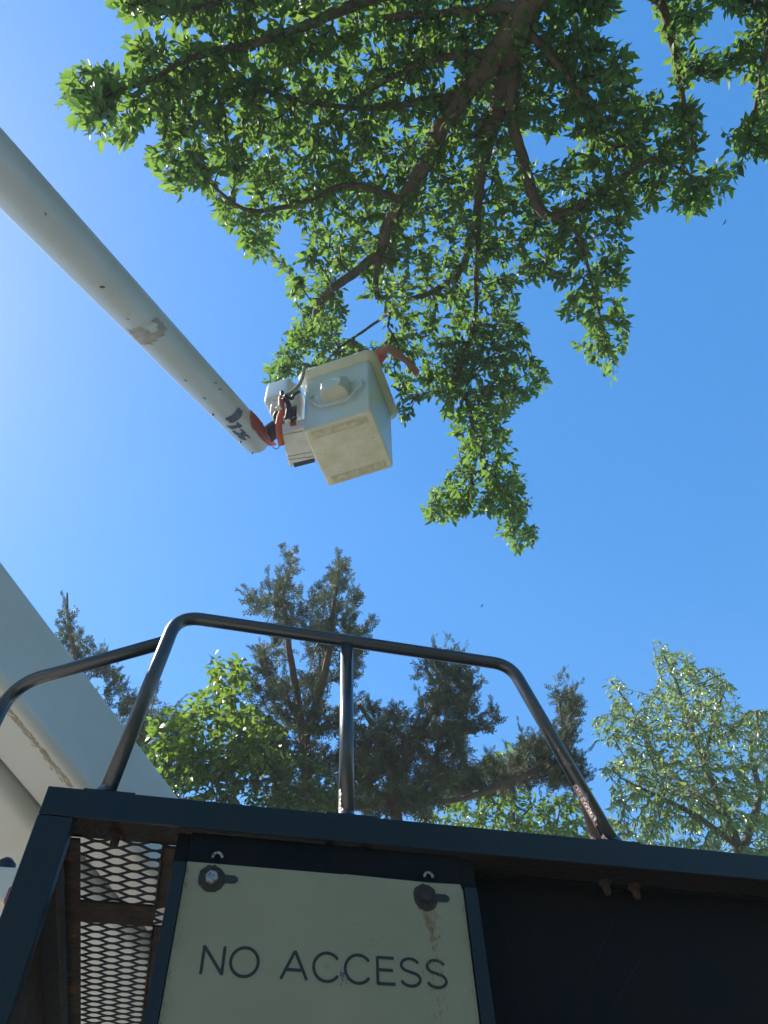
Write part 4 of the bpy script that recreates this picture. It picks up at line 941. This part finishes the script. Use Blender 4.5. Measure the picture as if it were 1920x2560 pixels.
r_, g_ = back_tree('cedar_tree', 'dark twisted cedar standing between the middle rail post and the right rail', 'cedar tree', [(860, 1800), (850, 1700), (880, 1640), (905, 1590), (940, 1520), (955, 1460), (965, 1425)], 8.6,
    [(965, 1415), (935, 1430), (890, 1465), (920, 1485), (925, 1520), (880, 1560), (830, 1540), (800, 1560), (780, 1620), (775, 1700), (800, 1770), (920, 1770), (980, 1700), (1000, 1650), (1010, 1590), (1080, 1570), (1090, 1560), (1040, 1545), (1020, 1560), (1015, 1500), (1040, 1470), (1010, 1465), (985, 1440)],
    [], 320, None, M['cedarbark'], 0, None, thick=.7, group=GC, r0=.16, seed=22, margin=2, extra=[([(860, 1700, 0), (820, 1600, .1), (800, 1560, .2), (775, 1520, .3)], (.05, .02)), ([(905, 1590, 0), (980, 1590, 0), (1060, 1570, 0)], (.03, .01))])
cedar_foliage(r_, g_)
r_, g_ = back_tree('cedar_tree', 'dark cedar with a long near-level limb, behind the lower right rail', 'cedar tree', [(1300, 1860), (1270, 1760), (1235, 1650), (1215, 1560), (1205, 1490)], 9.4,
    [(1190, 1465), (1205, 1500), (1250, 1505), (1255, 1550), (1240, 1590), (1250, 1640), (1270, 1690), (1240, 1720), (1180, 1700), (1090, 1715), (1000, 1730), (900, 1755), (760, 1765), (700, 1750), (760, 1720), (880, 1715), (960, 1680), (1040, 1655), (1110, 1640), (1130, 1600), (1190, 1590), (1215, 1570), (1195, 1520)],
    [], 360, None, M['cedarbark'], 0, None, thick=.5, group=GC, r0=.16, seed=23, extra=[([(1240, 1660, 0), (1170, 1660, -.2), (1100, 1690, -.4), (1000, 1725, -.6), (900, 1735, -.7), (800, 1745, -.8), (700, 1750, -.9)], (.045, .018))], margin=3)
cedar_foliage(r_, g_, size=.15)
r_, g_ = back_tree('cedar_tree', 'slim pointed cedar showing beside the white lower boom at far left', 'cedar tree', [(280, 1800), (260, 1660), (215, 1540), (170, 1440), (148, 1340), (145, 1280)], 9.2,
    [(148, 1262), (130, 1300), (140, 1340), (125, 1380), (150, 1430), (170, 1500), (230, 1600), (300, 1700), (380, 1740), (400, 1600), (340, 1510), (300, 1520), (270, 1470), (225, 1430), (215, 1390), (170, 1380), (158, 1330)],
    [], 150, None, M['cedarbark'], 0, None, thick=.5, group=GC, r0=.14, seed=24, margin=3)
cedar_foliage(r_, g_, size=.15)
# lime green broadleaf tree on the left
r_, g_ = back_tree('leafy_tree', 'bushy tree with lime green leaves between the left and middle rail posts', 'tree', [(480, 1800), (470, 1700), (465, 1620), (470, 1550), (475, 1480)], 8.0,
    [(462, 1405), (445, 1440), (470, 1482), (410, 1490), (395, 1530), (375, 1525), (308, 1555), (330, 1600), (300, 1600), (310, 1700), (360, 1780), (640, 1780), (560, 1700), (640, 1640), (600, 1560), (560, 1530), (530, 1500), (545, 1470), (528, 1410), (500, 1430), (492, 1470), (480, 1430)],
    [[(350, 1640), (400, 1650), (380, 1690)], [(430, 1600), (470, 1590), (460, 1630)], [(360, 1700), (640, 1660), (640, 1790), (360, 1790)]], 520, None, M['bark'], 0, None, thick=.9, group=GB, r0=.07, seed=25, margin=4)
broad(r_, g_, M['leaf_lime'], .085, .55, .045, .5, .25)
r_, g_ = back_tree('leafy_tree', 'dark green leafy tree, shade put into its leaf colour, low beside the lime leaved one', 'tree', [(600, 1830), (600, 1750), (590, 1680), (560, 1620)], 7.7,
    [(315, 1650), (400, 1640), (450, 1600), (560, 1590), (700, 1640), (760, 1700), (760, 1790), (350, 1790), (310, 1700)],
    [], 620, None, M['bark'], 0, None, thick=.7, group=GB, r0=.09, seed=26, margin=4)
broad(r_, g_, M['leaf_shaded'], .075, .5, .05, .5, .25, fine=False, nbig=120)  # darkened leaves stand for the shaded lower foliage
# pale green trees low in the middle
r_, g_ = back_tree('leafy_tree', 'light green slender tree low behind the level cedar limb', 'tree', [(1110, 1850), (1110, 1780), (1105, 1700), (1100, 1650)], 11.5,
    [(1100, 1600), (1060, 1620), (1010, 1640), (980, 1670), (950, 1720), (900, 1760), (880, 1800), (1160, 1810), (1150, 1700), (1130, 1620)],
    [], 420, None, M['palebark'], 0, None, thick=.8, group=GB, r0=.1, seed=27, margin=4, extra=[([(1110, 1800, 0), (1060, 1720, .2), (1040, 1660, .2)], (.03, .01)), ([(1115, 1790, 0), (1150, 1740, -.2)], (.03, .01))])
broad(r_, g_, M['leaf_lime'], .085, .5, .06, .5, .4, nbig=200)
r_, g_ = back_tree('leafy_tree', 'sparse light green tree filling the gap under the right cedar', 'tree', [(1190, 1880), (1200, 1800), (1210, 1740)], 11.8,
    [(1150, 1720), (1200, 1710), (1270, 1690), (1290, 1740), (1310, 1830), (1120, 1810), (1130, 1760)],
    [], 260, None, M['palebark'], 0, None, thick=.8, group=GB, r0=.08, seed=28, margin=4)
broad(r_, g_, M['leaf_lime'], .085, .5, .06, .5, .4, nbig=150)
# airy grey-green tree on the right
r_, g_ = back_tree('airy_tree', 'airy grey-green tree with upright stems rising at the right of the photo', 'tree', [(1620, 1980), (1600, 1850), (1560, 1740), (1520, 1650), (1490, 1560), (1460, 1470), (1430, 1410)], 9.6,
    [(1410, 1372), (1450, 1390), (1500, 1410), (1500, 1440), (1560, 1440), (1590, 1480), (1560, 1520), (1600, 1520), (1700, 1540), (1700, 1880), (1480, 1850), (1380, 1830), (1300, 1780), (1310, 1720), (1350, 1690), (1290, 1670), (1300, 1640), (1350, 1620), (1280, 1600), (1270, 1545), (1320, 1530), (1300, 1460), (1335, 1450), (1360, 1490), (1400, 1500), (1420, 1460), (1400, 1420)],
    [[(1355, 1500), (1385, 1510), (1380, 1535)], [(1500, 1560), (1525, 1550), (1530, 1590)]], 1550, None, M['palebark'], 0, None, thick=1.3, group=GB, r0=.16, seed=29, margin=5,
    extra=[([(1570, 1760, 0), (1470, 1690, .3), (1410, 1620, .5), (1370, 1540, .6), (1320, 1470, .7)], (.05, .01)), ([(1590, 1830, 0), (1500, 1760, -.3), (1420, 1720, -.5), (1340, 1680, -.6)], (.04, .01)), ([(1610, 1850, 0), (1640, 1720, .4), (1620, 1620, .5), (1640, 1540, .5)], (.05, .012)), ([(1520, 1650, 0), (1540, 1560, -.3), (1570, 1480, -.4)], (.03, .008))])
broad(r_, g_, M['leaf_ash'], .074, .34, .036, .5, .75, flat=.2)

# trees behind the viewer, unseen and added to block low sky light
SHL = ('leftmost', 'second from the left', 'middle', 'second from the right', 'rightmost')
for k, (x, y, h) in enumerate(((-7.5, -8, 11), (-2.5, -9.5, 12), (3.5, -9, 12), (9, -7, 11), (12, -1, 10))):
    root = empty('sky_block_tree', (x, y, 0), 'added unseen tree, ' + SHL[k] + ' of five blocking low sky behind the viewer', 'tree', 'added sky-blocking trees behind the viewer')
    g = Grow(); pts, r = limb('trunk', [np.array([x, y, -.05]), np.array([x + .1, y, h * .3]), np.array([x - .1, y + .1, h * .75])], [.26, .2, .07], M['bark'], root, 10); g.add_path(pts, -1, r)
    rg = np.random.default_rng(60 + k); tt_ = []
    while len(tt_) < 420:
        q = rg.normal(0, 1, 3); q = q / np.linalg.norm(q) * rg.uniform(.35, 1) ** .5; tt_.append(np.array([x, y, h * .56]) + q * np.array([3.3, 2.8, h * .46]))
    g.grow(tt_, step=.5, wob=.1, sag=-.02, pen=.2); g.wood('twigs', M['twig'], root, tipr=.004, ex=.42, rmax=.05)
    Vt, Ft = leaf_template(.7, .08, .2, False); pos, Rm, sc = leaves_on(g, per=.10, reach=.9, size=.26, sj=.3, flat=.3, hang=.3, outw=.9)
    foliage(root, 'foliage', pos, Rm, sc, M['leaf'], Vt, Ft, nbig=0)

# two birds, mere specks in the sky
for px, py, lab in ((1205, 1515, 'tiny dark bird in the open sky above the right end of the handrail'), (1812, 556, 'tiny dark bird at the right, in the sky under the tree')):
    c = P(px, py, 55); root = empty('bird', c, lab, 'bird', 'distant birds')
    d = _n(np.array([.9, .3, .05])); w = _n(np.cross(UZ, d))
    bm = bmesh.new(); tube(bm, [c - d * .11, c - d * .05, c, c + d * .07, c + d * .10], [.004, .022, .03, .018, .003], 8); obj('body', bm, M['darkblue'], root, smooth=True)
    for sg in (-1, 1):
        bm = bmesh.new(); a = c + w * sg * .02; vs = [a + d * .03, a - d * .04, a + w * sg * .10 - d * .03 + UZ * .03, a + w * sg * .20 - d * .06 + UZ * .02, a + w * sg * .10 + d * .035 + UZ * .03]
        bm.faces.new([bm.verts.new(V(p)) for p in vs]); bmesh.ops.solidify(bm, geom=bm.faces[:], thickness=.006); obj('wing', bm, M['darkblue'], root)

# added, standing in for lens veiling glare: thin haze round everything
zt = 14.5
bm = bmesh.new(); box_pts(bm, [(-158, -158, -1.0), (158, -158, -1.0), (158, 158, -1.0), (-158, 158, -1.0), (-158, -158, zt), (158, -158, zt), (158, 158, zt), (-158, 158, zt)])
hm = bpy.data.materials.new('glare_veil_air'); hm.use_nodes = True; hn = hm.node_tree; hn.nodes.clear()
ho = hn.nodes.new('ShaderNodeOutputMaterial'); hv = hn.nodes.new('ShaderNodeVolumePrincipled')
hv.inputs['Color'].default_value = (0.88, 0.94, 1.0, 1); hv.inputs['Density'].default_value = 0.0024; hv.inputs['Anisotropy'].default_value = 0.2
hn.links.new(hv.outputs[0], ho.inputs['Volume'])
hz = obj('glare_veil', bm, hm); hz['kind'] = 'stuff'
scene.cycles.volume_bounces = 0
